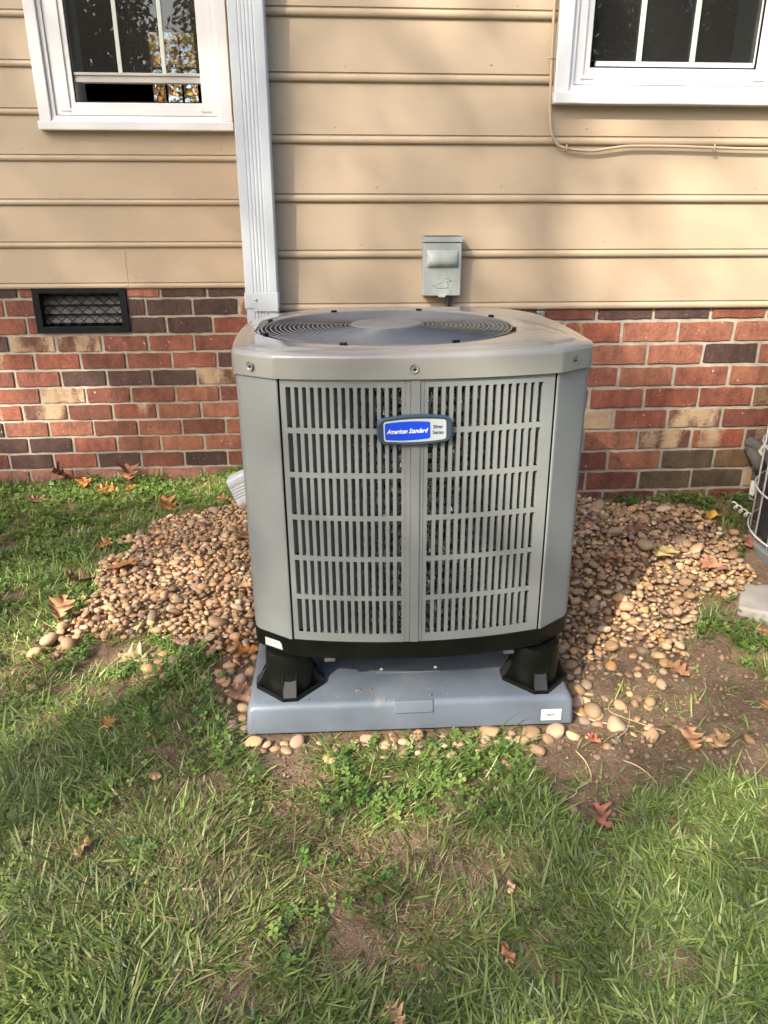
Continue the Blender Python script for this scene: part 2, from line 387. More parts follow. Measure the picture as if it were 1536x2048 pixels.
for key, D, rows, heads, xa, xb, X0, X1 in (('L', DL, LROW, LHEAD, -4.2, CRN, -2.35, CRN), ('R', DR, RROW, RHEAD, CRN, 4.2, CRN, 2.15)):
    for r, codes in enumerate(rows):
        zc = ZL-(r-.5)*BC; h0 = heads[r]; a = int(math.floor((xa-h0)/BL))
        k = a
        while True:
            x0 = h0+k*BL; x1 = x0+BL; xc = (x0+x1)/2; i = k+1; k += 1
            if x0 > xb: break
            if xc < xa+.05: continue
            c = codes[i] if 0 <= i < len(codes) and codes[i] != '.' else rb.choice('RRROOMMDDFf')
            (cr, cg, cb), fl = BCOL[c]; v = rb.uniform(.82, 1.18); w = rb.uniform(-.02, .02)
            col = (cr*v, cg*v*(1+w), cb*v*(1+w), fl)
            # cut at the corner and round the vent
            lo, hi = x0+.005, x1-.005
            if key == 'L': hi = min(hi, CRN-.001)
            else: lo = max(lo, CRN+.001)
            if key == 'L' and zc+.03 > -.188 and zc-.03 < .03:
                if lo < -1.302 and hi > -1.302: hi = -1.302
                elif lo >= -1.302 and hi <= -.897: continue
                elif lo < -.897 and hi > -.897: lo = -.897
            if hi-lo < .012: continue
            rec = (random.Random(k*31+r).choice(BM), ((lo+hi)/2, D-.0018+rb.uniform(-.0015, .0015), zc+rb.uniform(-.001, .001)), (hi-lo-.0028)/(BL-.0128), col, rb.uniform(-.006, .006))
            if X0 < xc < X1: 
                b = put('brick', rec[0], bw[key], rec[1], (0, rec[4], 0), (rec[2], 1, 1), rec[3]); nbrick += 1
            else: extra[key].append(rec)
for key in 'LR':                                                    # courses running on out of the picture
    m = MB(); cols = []
    for me, loc, sx, col, ry in extra[key]:
        m.box(loc[0]-.095*sx, loc[0]+.095*sx, loc[1], loc[1]+.05, loc[2]-.0332, loc[2]+.0332)
    o = m.build('brick_courses', brick_m, bw[key]); o.color = (.24, .075, .045, .05); o['kind'] = 'stuff'

# windows
def frame(m, x0, x1, z0, z1, w, y0, y1, wb=None):
    wb = w if wb is None else wb
    m.box(x0, x0+w, y0, y1, z0, z1); m.box(x1-w, x1, y0, y1, z0, z1); m.box(x0+w, x1-w, y0, y1, z1-w, z1)
    if wb: m.box(x0+w, x1-w, y0, y1, z0, z0+wb)
def window(w, lab, raised):
    D, x0, x1, g0, g1 = w['D'], w['x0'], w['x1'], w['gx0'], w['gx1']; zt = WT; gz = .726
    m = MB(); frame(m, x0, x1, .655, zt, .045, D-.030, D+.10, 0)
    cas = H(m, 'window', white_m, house, bevel=.003); cas['label'] = lab
    for xq in (x0+.0465, x1-.062): m = MB(); m.box(xq, xq+.0155, D-.016, D+.09, .655, zt); m.build('stop_moulding', white_m, cas, bevel=.002)
    m = MB(); m.box(x0-.004, x1+.004, D-.048, D+.05, .620, .6535); m.build('sill', white_m, cas, bevel=.004)
    m = MB(); m.prism([(D-.022, .6545), (D-.016, .674), (D+.06, .676), (D+.06, .6545)], x0+.047, x1-.047, 'x'); m.build('sub_sill', white_m, cas, bevel=.001)
    m = MB(); frame(m, x0+.0635, x1-.0635, .6775, zt, g0-x0-.0635-.022, D-.006, D+.07, .026)
    m.build('outer_frame', vinyl_m, cas, bevel=.002)
    m = MB(); frame(m, g0-.0215, g1+.0215, .704, zt-.03, .0205, D+.002, D+.055, .021); m.build('sash', vinyl_m, cas, bevel=.002)
    m = MB(); frame(m, g0-.0008, g1+.0008, .7255, zt-.06, .004, D+.0065, D+.012); m.build('glazing_gasket', black_m, cas)
    for xx in (x0+.085, x1-.125):                                   # weep slots
        m = MB(); m.box(xx, xx+.04, D-.0085, D-.0062, .6915, .6945); m.build('weep_cover', rail_m, cas)
    if raised:
        m = MB(); m.box(g0+.0035, g1-.0035, D+.014, D+.05, .798, .812); m.box(g0+.0035, g1-.0035, D+.018, D+.046, .8125, .822); m.box(g0+.0035, g1-.0035, D+.012, D+.05, .8225, .833)
        m.build('bottom_rail', rail_m, cas, bevel=.0015)
        zlo = .833
    else:
        m = MB(); m.box(g0+.022, g1-.004, D+.013, D+.03, .7300, .7445); m.build('bottom_rail', vinyl_m, cas, bevel=.001); zlo = .7448
    m = MB(); m.box(g0+.001, g1-.001, D+.030, D+.034, zlo, zt-.03); m.build('glass_pane', glass_m, cas)
    for xx in w['mx']:
        m = MB(); m.box(xx-.008, xx+.008, D+.0225, D+.0290, zlo, zt-.03); m.build('muntin', muntin_m, cas, bevel=.0015)
    m = MB(); frame(m, g0-.02, g1+.02, .69, zt, .012, D+.0715, D+.20, .012); m.build('inner_jamb', vinyl_m, cas)
WINS[0]['mx'] = (-.822, -.648); WINS[1]['mx'] = (.974, 1.145)
window(WINS[0], 'left window with its lower sash raised a little', True)
window(WINS[1], 'right window with closed sash and sunlit sill', False)

# rooms behind the windows (dark, with a window in the far wall that shows trees and sky)
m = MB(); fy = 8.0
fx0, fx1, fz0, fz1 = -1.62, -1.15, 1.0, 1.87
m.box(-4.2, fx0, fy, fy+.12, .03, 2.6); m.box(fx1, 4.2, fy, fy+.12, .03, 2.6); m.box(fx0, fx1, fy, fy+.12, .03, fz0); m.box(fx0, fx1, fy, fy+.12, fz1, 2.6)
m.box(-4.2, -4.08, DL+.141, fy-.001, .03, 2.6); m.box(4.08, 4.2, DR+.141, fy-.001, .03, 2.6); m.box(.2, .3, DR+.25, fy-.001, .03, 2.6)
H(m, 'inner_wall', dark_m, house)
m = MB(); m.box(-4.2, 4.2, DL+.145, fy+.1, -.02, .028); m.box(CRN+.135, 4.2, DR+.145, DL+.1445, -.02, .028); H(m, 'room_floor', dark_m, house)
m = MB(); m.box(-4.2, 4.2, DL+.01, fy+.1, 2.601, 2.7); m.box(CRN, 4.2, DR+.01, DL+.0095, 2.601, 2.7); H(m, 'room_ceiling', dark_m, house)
m = MB(); frame(m, fx0, fx1, fz0, fz1, .03, fy+.02, fy+.06)
far = H(m, 'far_window', dark_m, house)
for xx in (-1.467, -1.318): m = MB(); m.box(xx-.009, xx+.009, fy+.03, fy+.05, fz0+.03, fz1-.03); m.build('muntin', dark_m, far)
m = MB(); m.box(fx0+.03, fx1-.03, fy+.028, fy+.0295, 1.545, 1.56); m.build('muntin', dark_m, far)

# foundation vent
m = MB(); x0, x1, z0, z1 = -1.301, -.898, -.187, .012
frame(m, x0, x1, z0, z1, .030, DL-.012, DL+.06, .028)
vent = H(m, 'foundation_vent', vent_m, house, bevel=.002); vent['label'] = 'black foundation vent with diamond mesh over metal louvers'
m = MB(); m.box(x0+.0305, x1-.0305, DL+.061, DL+.066, z0, z1); m.build('backing', vent_m, vent)
for k in range(4):
    zz = z0+.040+k*.040; m = MB(); m.prism([(DL+.024, zz), (DL+.026, zz), (DL+.050, zz+.034), (DL+.048, zz+.034)], x0+.031, x1-.031, 'x'); m.build('louver', louv_m, vent)
m = MB(); nx, nz = 7, 4; cx0, cx1, cz0, cz1 = x0+.031, x1-.031, z0+.030, z1-.012
dx = (cx1-cx0)/nx; dz = (cz1-cz0)/nz
for i in range(nx):
    for j in range(nz):
        for s in (-1, 1):
            a = (cx0+i*dx, DL+.012, cz0+j*dz+(0 if s > 0 else dz)); b = (cx0+(i+1)*dx, DL+.012, cz0+j*dz+(dz if s > 0 else 0))
            m.tube([a, b], .0021, 5, caps=False)
m.build('diamond_mesh', vent_m, vent)

# ------------------------------------------------------------------ downspout
ds = tag(empty('downspout', (-.222, DR-.05, -.7)), 'white fluted metal downspout running down beside the left window', 'downspout')
def spout_poly(w=.105, d=.076):
    P = []; hw = w/2
    xs = [-hw+.006, -hw+.022]
    for k in range(5):
        c = -hw+.030+k*.0107; xs_ = [(c-.0030, 0), (c-.0012, .0016), (c+.0012, .0016), (c+.0030, 0)]; P += [(a, -d/2+b) for a, b in xs_]
    front = [(-hw+.004, -d/2+.0005), (-hw+.016, -d/2)]+P+[(hw-.012, -d/2), (hw-.004, -d/2+.0015), (hw-.001, -d/2+.006)]
    side = [(hw, -d/2+.014), (hw-.002, -d/2+.020), (hw-.002, -d/2+.028), (hw, -d/2+.034), (hw, d/2-.01), (hw-.004, d/2)]
    back = [(-hw+.004, d/2), (-hw, d/2-.01), (-hw, -d/2+.008)]
    return front+side+back
SP = spout_poly()
def sweep(m, secs, poly):
    rows = []
    for (c, ax, ay, sc) in secs: rows.append([tuple(Vector(c)+Vector(ax)*(a*sc)+Vector(ay)*(b*sc)) for a, b in poly])
    m.grid(np.array(rows), cv=True)
m = MB(); sweep(m, [((0, 0, 3.2), (1, 0, 0), (0, 1, 0), 1), ((0, 0, .758), (1, 0, 0), (0, 1, 0), 1)], SP); m.build('upper_pipe', gutter_m, ds, auto=40)
m = MB(); sweep(m, [((0, 0, .757), (1, 0, 0), (0, 1, 0), .97), ((0, 0, .22), (1, 0, 0), (0, 1, 0), .97)], SP); m.build('lower_pipe', gutter_m, ds, auto=40)
m = MB(); sx, sy = Vector((1, 0, 0)), Vector((0, 1, 0))
secs = []
for k in range(7):
    t = k/6; a = t*math.radians(68)
    secs.append(((-.07*(1-math.cos(a))*1.6, -.008*t, .22-.11*math.sin(a)), (math.cos(a), 0, -math.sin(a)), (0, 1, 0), 1.0))
e = secs[-1]; a = math.radians(68); dirv = Vector((-math.sin(a), -.22, -math.cos(a))).normalized()
secs.append((tuple(Vector(e[0])+dirv*.075), e[1], e[2], 1.0))
sweep(m, secs, SP); el = m.build('elbow', gutter_m, ds, auto=40)
sol = el.modifiers.new('wall', 'SOLIDIFY'); sol.thickness = .0012
m = MB(); hw, d = .0545, .040
band = [(-hw, .034), (-hw, -d+.003), (-hw+.003, -d), (hw-.003, -d), (hw, -d+.003), (hw, .034)]
m.grid(np.array([[(a, b, .722) for a, b in band], [(a, b, .770) for a, b in band], [(a*.985, b*.985, .7705) for a, b in band]])); 
m.box(-.026, hw-.004, -d-.0026, -d-.0006, .712, .768)
st = m.build('strap', gutter_m, ds)
m = MB(); m.lathe([(.0001, .0035), (.003, .003), (.0045, 0)], n=10); o = m.build('screw', steel_m, st, smooth=True); o.location = (-.018, -d-.0027, .748); o.rotation_euler = (PI/2, 0, 0)



# ------------------------------------------------------------------ electrical box, conduit, fitting, cable
bx = tag(empty('electrical_box', (.364, DR-.03, .052)), 'small weathered grey disconnect box with embossed duck on the siding', 'electrical box')
m = MB(); m.box(-.062, .062, -.022, .028, 0, .168); m.build('body', box_m, bx, bevel=.003)
m = MB(); m.box(-.0645, .0645, -.034, .028, .1685, .182); m.prism([(-.034, .1825), (.028, .1825), (.028, .188), (-.030, .185)], -.0645, .0645, 'x'); m.build('rain_hood', box_m, bx, bevel=.002)
m = MB(); m.box(-.0600, .0600, -.030, .028, .1885, .1900); m.build('hood_top', boxtop_m, bx)
m = MB(); m.box(-.0612, .0612, -.030, -.0225, .002, .1665)
cov = m.build('cover', box_m, bx, bevel=.002)
rows = []
for t in range(8):                                                 # pressed-out handle bulge
    z = .090+.054*t/7; h = math.sin(PI*min(1, (t/7)*1.0))
    prof = [0, .55, 1, 1, 1, 1, .55, 0]; xs = [-.052, -.048, -.043, -.015, .015, .043, .048, .052]
    rows.append([(x, -.0302-.016*p*[0, .75, 1, 1, .9, .75, .45, 0][t], z) for x, p in zip(xs, prof)])
m = MB(); m.grid(np.array(rows)); m.build('pressed_handle', box_m, cov, smooth=True)
duck = [(-.030,.034),(-.024,.033),(-.018,.028),(-.004,.0275),(.010,.0275),(.018,.029),(.021,.034),(.019,.040),(.014,.043),(.012,.047),(.017,.048),(.024,.048),(.030,.0495),(.026,.052),(.020,.0535),(.017,.058),(.011,.0595),(.005,.057),(.003,.051),(.004,.046),(-.004,.0455),(-.014,.043),(-.022,.038)]
m = MB(); m.tube([(a, -.0302, b) for a, b in duck], .0018, 6, closed=True); m.build('duck_emblem', box_m, cov, smooth=True)
m = MB(); m.prism([(a*.97-.0, b) for a, b in [((p[0]+.001)*.9, .044+(p[1]-.044)*.88) for p in duck]], -.0305, -.0301); m.build('duck_relief', box_m, cov)
m = MB(); m.tube([(-.026, -.0305, .022), (-.022, -.0305, .006), (-.012, -.0305, .0035), (.012, -.0305, .0035), (.022, -.0305, .006), (.027, -.0305, .022)], .001, 6); m.build('latch_emboss', box_m, cov, smooth=True)
m = MB(); m.box(-.012, .012, -.034, -.0303, -.003, .004); m.build('hasp', box_m, cov, bevel=.001)
cd = tag(empty('flexible_conduit', (.391, DR-.03, -.2)), 'dark ribbed flexible conduit hanging below the disconnect box', 'conduit')
prof = []
path = [(0, 0, .256-.02*k) for k in range(12)]+[(-.0, -.004*k*k, .02-.02*k) for k in range(1, 9)]
cur = [Vector(p) for p in path]; fine_p = []; fine_r = []
for i in range(len(cur)-1):
    for k in range(6): fine_p.append(cur[i].lerp(cur[i+1], k/6)); fine_r.append(.0088 if k < 3 else .0072)
m = MB(); m.tube(fine_p, fine_r, 12); m.build('hose', cond_m, cd, smooth=True)
m = MB(); m.lathe([(.0125, .236), (.0125, .250)], n=8); m.lathe([(.0105, .222), (.0105, .2355)], n=16); m.build('connector', screw_m, cd)
ft = tag(empty('pipe_fitting', (.709, DR-.02, -.02)), 'small grey metal pipe fitting under the siding behind the condenser', 'pipe fitting')
m = MB(); m.box(-.014, .014, -.012, .016, -.018, .018); m.build('body', steel_m, ft, bevel=.003)
m = MB(); m.tube([(0, .002, -.018), (0, .002, -.30), (-.04, -.05, -.50)], .010, 10); m.build('pipe', cond_m, ft, smooth=True)
cb = tag(empty('cable', (.70, DR-.015, .45)), 'tan painted cable running down and along the siding by right window', 'cable')
pts = [(.689, 1.7), (.683, 1.2), (.682, .897), (.686, .744), (.690, .623), (.700, .55), (.720, .513), (.753, .498), (.834, .491), (.90, .499), (.963, .505), (1.10, .505), (1.233, .502), (1.42, .499), (2.2, .500), (4.1, .5)]
def cspl(P, k=6):
    P = [Vector(p) for p in P]; out = []
    for i in range(len(P)-1):
        a, b, c, d = P[max(i-1, 0)], P[i], P[i+1], P[min(i+2, len(P)-1)]
        for j in range(k):
            t = j/k; out.append(.5*((2*b)+(c-a)*t+(2*a-5*b+4*c-d)*t*t+(3*b-a-3*c+d)*t**3))
    out.append(P[-1]); return out
def cz(x, z): return -.006 if x > .70 and z < .6 else -.011
m = MB(); m.tube(cspl([(x-.70, cz(x, z), z-.45) for x, z in pts]), .0046, 8); m.build('wire', siding_m, cb, smooth=True)
m = MB(); m.tube(cspl([(.698-.70+dx, -.009, z-.45) for dx, z in ((0, 1.7), (-.004, 1.1), (.002, .9), (-.003, .76), (0, .70), (.004, .63))]), .0026, 7); m.build('thin_wire', siding_m, cb, smooth=True)
for x, z, r in ((.686, .744, 0), (.753, .498, 1), (1.233, .502, 1), (1.9, .5, 1)):
    m = MB()
    if r: m.tube([(-.001, .002, -.010), (0, -.006, -.005), (0, -.009, 0), (0, -.006, .005), (.001, .002, .010)], .0024, 6)
    else: m.tube([(-.010, .002, .001), (-.005, -.006, 0), (0, -.009, 0), (.005, -.006, 0), (.010, .002, -.001)], .0024, 6)
    o = m.build('cable_clip', siding_m, cb, smooth=True); o.location = (x-.70, -.008, z-.45)

# ------------------------------------------------------------------ condenser unit
UX, UY, UZ = .175, 1.825, -.63
ac = tag(empty('air_conditioner', (UX, UY, UZ), (0, -.008, 0)), 'large grey outdoor condenser with louvered front and round fan top', 'air conditioner')
CA = .033/.278**2
def cur_y(x): return -.375+CA*x*x
def fm(x, d, z):
    s = 2*CA*x; n = math.hypot(1, s); return (x-s/n*d, cur_y(x)+1/n*d, z)
ZB, ZT = .049, .636        # bottom and top of the panels above the unit's base
def mrect(m, x0, x1, z0, z1, d0=0, d1=.0016, n=None, lean=0):
    n = n or max(1, int(abs(x1-x0)/.02)); xs = np.linspace(x0, x1, n+1)
    f0 = [[fm(x, d0, z) for x in xs] for z in (z0, z1)]; f1 = [[fm(x+lean, d1, z) for x in xs] for z in (z0, z1)]
    o = len(m.v); k = n+1
    m.v += f0[0]+f0[1]+f1[0]+f1[1]
    for i in range(n):
        m.f += [(o+i, o+i+1, o+k+i+1, o+k+i), (o+2*k+i, o+3*k+i, o+3*k+i+1, o+2*k+i+1), (o+i, o+2*k+i, o+2*k+i+1, o+i+1), (o+k+i, o+k+i+1, o+3*k+i+1, o+3*k+i)]
    m.f += [(o, o+k, o+3*k, o+2*k), (o+n, o+2*k+n, o+3*k+n, o+k+n)]
NS = 15; SLW = .0088
SX = {'l': (-.266, -.036), 'r': (.014, .252)}
ROWS = [(.6192-.0935*r-.0820, .6192-.0935*r) for r in range(6)]
def panel(side, parent, separate):
    a, b = SX[side]; xe = (-.2752, -.0305) if side == 'l' else (.0075, .2752)
    m = MB(); mrect(m, xe[0], a, ZB, ZT); mrect(m, b, xe[1], ZB, ZT)
    zs = [ZT]+[v for z0, z1 in ROWS for v in (z1, z0)]+[ZB]
    for k in range(0, len(zs), 2): mrect(m, a, b, zs[k+1], zs[k])
    p = m.build('louver_panel', unit_m, parent)
    pitch = (b-a)/NS; g = pitch*.575; allm = MB()
    for z0, z1 in ROWS:
        for i in range(NS+1):
            if i == 0: xa, xb = a, a+pitch*.10
            elif i == NS: xa, xb = b-pitch*.10, b
            else: xa, xb = a+i*pitch-pitch*.245, a+i*pitch+pitch*.245
            m = MB() if separate else allm
            mrect(m, xa, xb, z0, z1, 0, .019, 1, .0042 if side == 'l' else .0010)
            if separate: m.build('slat', unit_m, p)
    if not separate: allm.build('slats', unit_m, p)
    return p
panel('l', ac, True); panel('r', ac, True)
m = MB()
for xa, xb, d in ((-.0300, -.0195, 0), (.0000, .0070, 0)): mrect(m, xa, xb, ZB, ZT, d, d+.0016)
mrect(m, -.0190, -.0005, ZB, ZT, -.0022, .0012); m.build('centre_strip', unit_m, ac, bevel=.0006)
m = MB(); mrect(m, -.0004, .0004, ZB, ZT, .002, .003); m.build('strip_seam', black_m, ac)
# corner posts
def corner_path2():
    return [Vector((.2795, cur_y(.2795))), Vector((.2825, -.3413)), Vector((.2860, -.3393)), Vector((.310, -.3212)), Vector((.334, -.3031)), Vector((.3540, -.2880)),
            Vector((.3600, -.2815)), Vector((.3655, -.2715)), Vector((.3690, -.2550))]
CP = corner_path2()
SIDE0 = Vector((.3690, -.2550))
for q in range(2):
    m = MB(); o_in = .004
    pts = CP if q in (0, 2) else CP
    rows = [[(p.x, p.y, z) for p in pts] for z in (ZB-.004, ZT)]
    m.grid(np.array(rows)); o = m.build('corner_panel', unit_m, ac, auto=50)
    if q == 1: o.scale = (-1, 1, 1)
    s_ = o.modifiers.new('t', 'SOLIDIFY'); s_.thickness = .002; s_.offset = 0; wn = o.modifiers.new('w', 'WEIGHTED_NORMAL'); wn.keep_sharp = True; wn.weight = 100
    if q < 2:
        m = MB(); mrect(m, .2754, .2793, ZB, ZT, .003, .006); o = m.build('panel_seam', black_m, ac); o.scale = (1 if q == 0 else -1, 1, 1)
# coil: dark core, copper-coloured rows hidden, bright spine fins
def outline():
    fr = [(x, cur_y(x)) for x in np.linspace(-.2795, .2795, 25)]
    c = [(p.x, p.y) for p in CP[1:]]
    right = [(.3690+.012*math.sin(PI*min(1, (y+.255)/.51)), y) for y in np.linspace(-.255, .13, 18)][1:]
    def rear_corner(hx, hy, ey, n=15):                    # wide rounded rear corner from the side to the back
        x0, y0 = hx, hy; x1, y1 = ey; out = []
        for k in range(1, n+1):
            a = PI/2*k/n; out.append((x1+(x0-x1)*math.cos(a)**.9, y0+(y1-y0)*math.sin(a)**.9))
        return out
    crr = rear_corner(right[-1][0], .13, (.19, .366))
    rr = [(x, .366+.010*(1-(x/.17)**2) if abs(x) < .17 else .366) for x in np.linspace(.17, -.13, 14)]
    clr = [(-x, y) for x, y in rear_corner(right[-1][0], .08, (.15, .366))][::-1]
    left = [(-(.3690+.012*math.sin(PI*min(1, (y+.255)/.51))), y) for y in np.linspace(.08, -.255, 16)]
    clf = [(-x, y) for x, y in c[::-1]][1:]
    P = np.array(fr+c+right+crr+rr+clr+left+clf)
    keep = [k for k in range(len(P)) if np.linalg.norm(P[k]-P[k-1]) > 1e-4]
    return P[keep], (len(fr)-1+len(c), len(fr+c+right+crr+rr+clr+left))
OUT, (SEG0, SEG1) = outline()
def ring_out(off):
    """plan outline of the cabinet: bulged front, chamfered front corners, rounded rear corners, moved out by off"""
    d = np.roll(OUT, -1, 0)-np.roll(OUT, 1, 0); nrm = np.stack([d[:, 1], -d[:, 0]], 1); nrm /= np.linalg.norm(nrm, axis=1)[:, None]+1e-9
    return OUT+nrm*off
# louvered wrap round both sides and the back
seg = OUT[SEG0:SEG1+1]; sl_ = np.concatenate([[0], np.cumsum(np.linalg.norm(np.diff(seg, axis=0), axis=1))]); STOT = sl_[-1]
nn_ = np.gradient(seg, axis=0); nn_ = np.stack([-nn_[:, 1], nn_[:, 0]], 1); nn_ /= np.linalg.norm(nn_, axis=1)[:, None]
def pm(t, d, z):
    x = np.interp(t, sl_, seg[:, 0]); y = np.interp(t, sl_, seg[:, 1]); a = np.interp(t, sl_, nn_[:, 0]); b = np.interp(t, sl_, nn_[:, 1])
    return (x+a*d, y+b*d, z)
def prect(m, t0, t1, z0, z1, d0=.0004, d1=.002):
    n = max(1, int((t1-t0)/.02)); ts = np.linspace(t0, t1, n+1); rows = [[pm(t, d, z) for t in ts] for d, z in ((d0, z0), (d0, z1), (d1, z1), (d1, z0))]
    m.grid(np.array(rows), cu=True); o = len(m.v)-4*(n+1); k = n+1
    m.f += [(o, o+k, o+2*k, o+3*k), (o+n, o+3*k+n, o+2*k+n, o+k+n)]
m = MB(); zs = [ZT]+[v for z0, z1 in ROWS for v in (z1, z0)]+[ZB]
for k in range(0, len(zs), 2): prect(m, 0, STOT, zs[k+1], zs[k])
wrap = m.build('side_louver_panel', unit_m, ac); m = MB(); npit = int(STOT/.0156); pt = STOT/npit
for z0, z1 in ROWS:
    for k in range(npit): prect(m, k*pt, k*pt+pt*.48, z0, z1, .0004, .016)
m.build('slats', unit_m, wrap)['kind'] = 'stuff'
core = ring_out(-.055)
m = MB(); m.grid(np.array([[(x, y, z) for x, y in core] for z in (.05, .64)]), cv=True); coil = m.build('coil', coil_m, ac, smooth=True)
ro = ring_out(-.036)
m = MB()
for k in range(24): m.tube([(x, y, .062+k*.0240) for x, y in ro[::2]], .0042, 6, closed=True)
m.build('coil_tube', coil_m, coil, smooth=True)
V = []; Fq = []
rf = np.random.default_rng(4)
for k in range(17000):                                               # spine fins on the front of the coil
    x = rf.uniform(-.27, .27); row = rf.integers(0, 24); z = .062+row*.0240+rf.normal(0, .0045); dpt = .0245+rf.normal(0, .002)
    L = rf.uniform(.004, .012); wd = rf.uniform(.0006, .0016); a = rf.normal(0, .9) if rf.random() < .6 else rf.normal(PI/2, .4)
    c0 = np.array(fm(x, dpt, z)); dv = np.array((math.sin(a), rf.normal(0, .4), math.cos(a))); dv *= L/np.linalg.norm(dv); sd_ = np.cross(dv, (0, 1, 0)); sd_ *= wd/(np.linalg.norm(sd_)+1e-9)
    b0 = len(V); V += [c0-sd_, c0+sd_, c0+dv+sd_*.4, c0+dv-sd_*.4]; Fq.append((b0, b0+1, b0+2, b0+3))
put('fins', npmesh('fins', np.array(V), np.array(Fq), fin_m, smooth=False), coil)['kind'] = 'stuff'
# base pan
o0 = ring_out(.003); o1 = ring_out(.001); o2 = ring_out(-.008)
m = MB(); m.grid(np.array([[(x, y, .047) for x, y in ring_out(-.006)], [(x, y, .0485) for x, y in o0], [(x, y, .040) for x, y in o0], [(x, y, .006) for x, y in o1], [(x, y, 0) for x, y in o2]]), cv=True)
n_ = len(o2); o_ = len(m.v)-n_; m.f.append(tuple(range(o_, o_+n_))); m.build('base_pan', black_m, ac, auto=45)
for xx, yy in ((-.198, -.362), (.212, -.362)):
    m = MB(); m.box(-.012, .012, -.002, .012, -.008, .001); m.box(-.010, .010, -.0026, -.0021, -.006, -.002); o = m.build('bracket', steel_m, ac, bevel=.001); o.location = (xx, yy+.012, 0)
# cap
FC = (-.040, -.006); FR = .297
ang = np.arctan2(ring_out(0)[:, 1]-FC[1], ring_out(0)[:, 0]-FC[0])
def circ(r): return np.stack([FC[0]+r*np.cos(ang), FC[1]+r*np.sin(ang)], 1)
def lerp(a, b, t): return a*(1-t)+b*t
r7 = ring_out(.007); rs = ring_out(-.030); ri = ring_out(-.040)
c34 = circ(.325)
ins = lambda P, c: P
rings = [(ring_out(.003), .6365), (r7, .6362), (r7, .674), (ring_out(.0062), .6795), (ring_out(.003), .6835), (ring_out(-.003), .6855), (ring_out(-.016), .6863), (ring_out(-.0245), .6868),
         (ring_out(-.0285), .6880), (ring_out(-.0325), .6905), (ring_out(-.0370), .6912)]
base_in = ring_out(-.0370)
# blend from the cabinet outline to the round opening, keeping clear of the ring where they come close
rad = np.hypot(base_in[:, 0]-FC[0], base_in[:, 1]-FC[1]); lim = np.minimum(rad, 9)
def between(t, zz):
    r_ = rad*(1-t)+np.minimum(.318, rad-.002)*t
    return (np.stack([FC[0]+r_*np.cos(ang), FC[1]+r_*np.sin(ang)], 1), zz)
rings += [between(.5, .6916), between(.9, .6918), between(1.0, .6916)]
def inner(r, zz): return (circ(r), zz)
rings += [inner(.313, .6906), inner(.308, .6880), inner(.3045, .6868), inner(.301, .6864), inner(.2985, .6850), inner(.2975, .6810), inner(.2970, .640)]
m = MB(); m.grid(np.array([[(x, y, z) for x, y in P] for P, z in rings]), cv=True)
cap = m.build('top_cap', cap_m, ac, auto=38)
for x, y, nx_, ny_ in ((-.333, -.318, -.6, -.8), (-.014, -.3826, 0, -1), (.320, -.322, .6, -.8)):
    m = MB(); m.lathe([(.0085, 0), (.0075, -.0012), (.0056, -.0022), (.0001, -.0023)], n=18); dm = m.build('screw_dimple', cap_m, cap, smooth=True)
    q = Vector((nx_, ny_, 0)).normalized().to_track_quat('Z', 'Y').to_euler(); dm.location = (x+nx_*.0022, y+ny_*.0022, .657); dm.rotation_euler = q
    m = MB(); m.lathe([(.0001, .0018), (.0024, .0016), (.0034, .0008), (.0036, -.001)], n=10); sc_ = m.build('screw', screw_m, dm, smooth=True)
# fan guard, hub disc, blades
def circle(r, z, n=96): return [(r*math.cos(k*2*PI/n), r*math.sin(k*2*PI/n), z) for k in range(n)]
m = MB(); m.tube(circle(.293, .6875), .0024, 6, closed=True); fg = m.build('fan_guard', wire_m, ac, smooth=True); fg.location = (FC[0], FC[1], 0)
def gz(r): return .6885+.003*(1-(r/.293)**2)
nr = 19
for k in range(nr):
    r = .088+(.283-.088)*k/(nr-1); m = MB(); m.tube(circle(r, gz(r), 88), .00165, 5, closed=True); m.build('guard_ring', wire_m, fg, smooth=True)
for k in range(8):
    a = k*PI/4+.42; m = MB(); m.tube([(r*math.cos(a), r*math.sin(a), gz(r)-.0040) for r in (.02, .1, .2, .296)], .0022, 6); m.build('guard_spoke', wire_m, fg, smooth=True)
    m = MB(); m.box(-.007, .007, -.004, .004, -.002, .006); o = m.build('guard_clip', black_m, fg, bevel=.001); o.location = (.3005*math.cos(a), .3005*math.sin(a), .6885); o.rotation_euler = (0, 0, a+PI/2)
hub_m = MAT('hub_disc', (.19, .185, .175), .65, var=.08, vs_=20)
m = MB(); m.lathe([(.079, .688), (.0835, .6885), (.0845, .6915), (.0830, .6945), (.080, .6955), (.0001, .6970)], n=56); m.build('hub_disc', hub_m, fg, auto=50)
m = MB(); m.lathe([(.060, .66), (.060, .50), (.0001, .50)], n=24); m.lathe([(.0001, .66), (.060, .66)], n=24); fan = m.build('fan_motor', blade_m, ac, auto=40); fan.location = (FC[0], FC[1], 0)
for k in range(4):
    rows = []
    for i in range(9):
        r = .055+.215*i/8
        rows.append([(r*math.cos(a), r*math.sin(a), .625+.035*s_) for s_, a in ((-1, k*PI/2-.42), (-.4, k*PI/2-.16), (.3, k*PI/2+.12), (1, k*PI/2+.42))])
    m = MB(); m.grid(np.array(rows)); o = m.build('fan_blade', blade_m, fan, smooth=True); s_ = o.modifiers.new('t', 'SOLIDIFY'); s_.thickness = .002
m = MB(); m.lathe([(.29, .63), (.29, .55)], n=64); m.lathe([(.29, .50), (.0001, .50)], n=48); o = m.build('shroud', blade_m, ac); o.location = (FC[0], FC[1], 0)
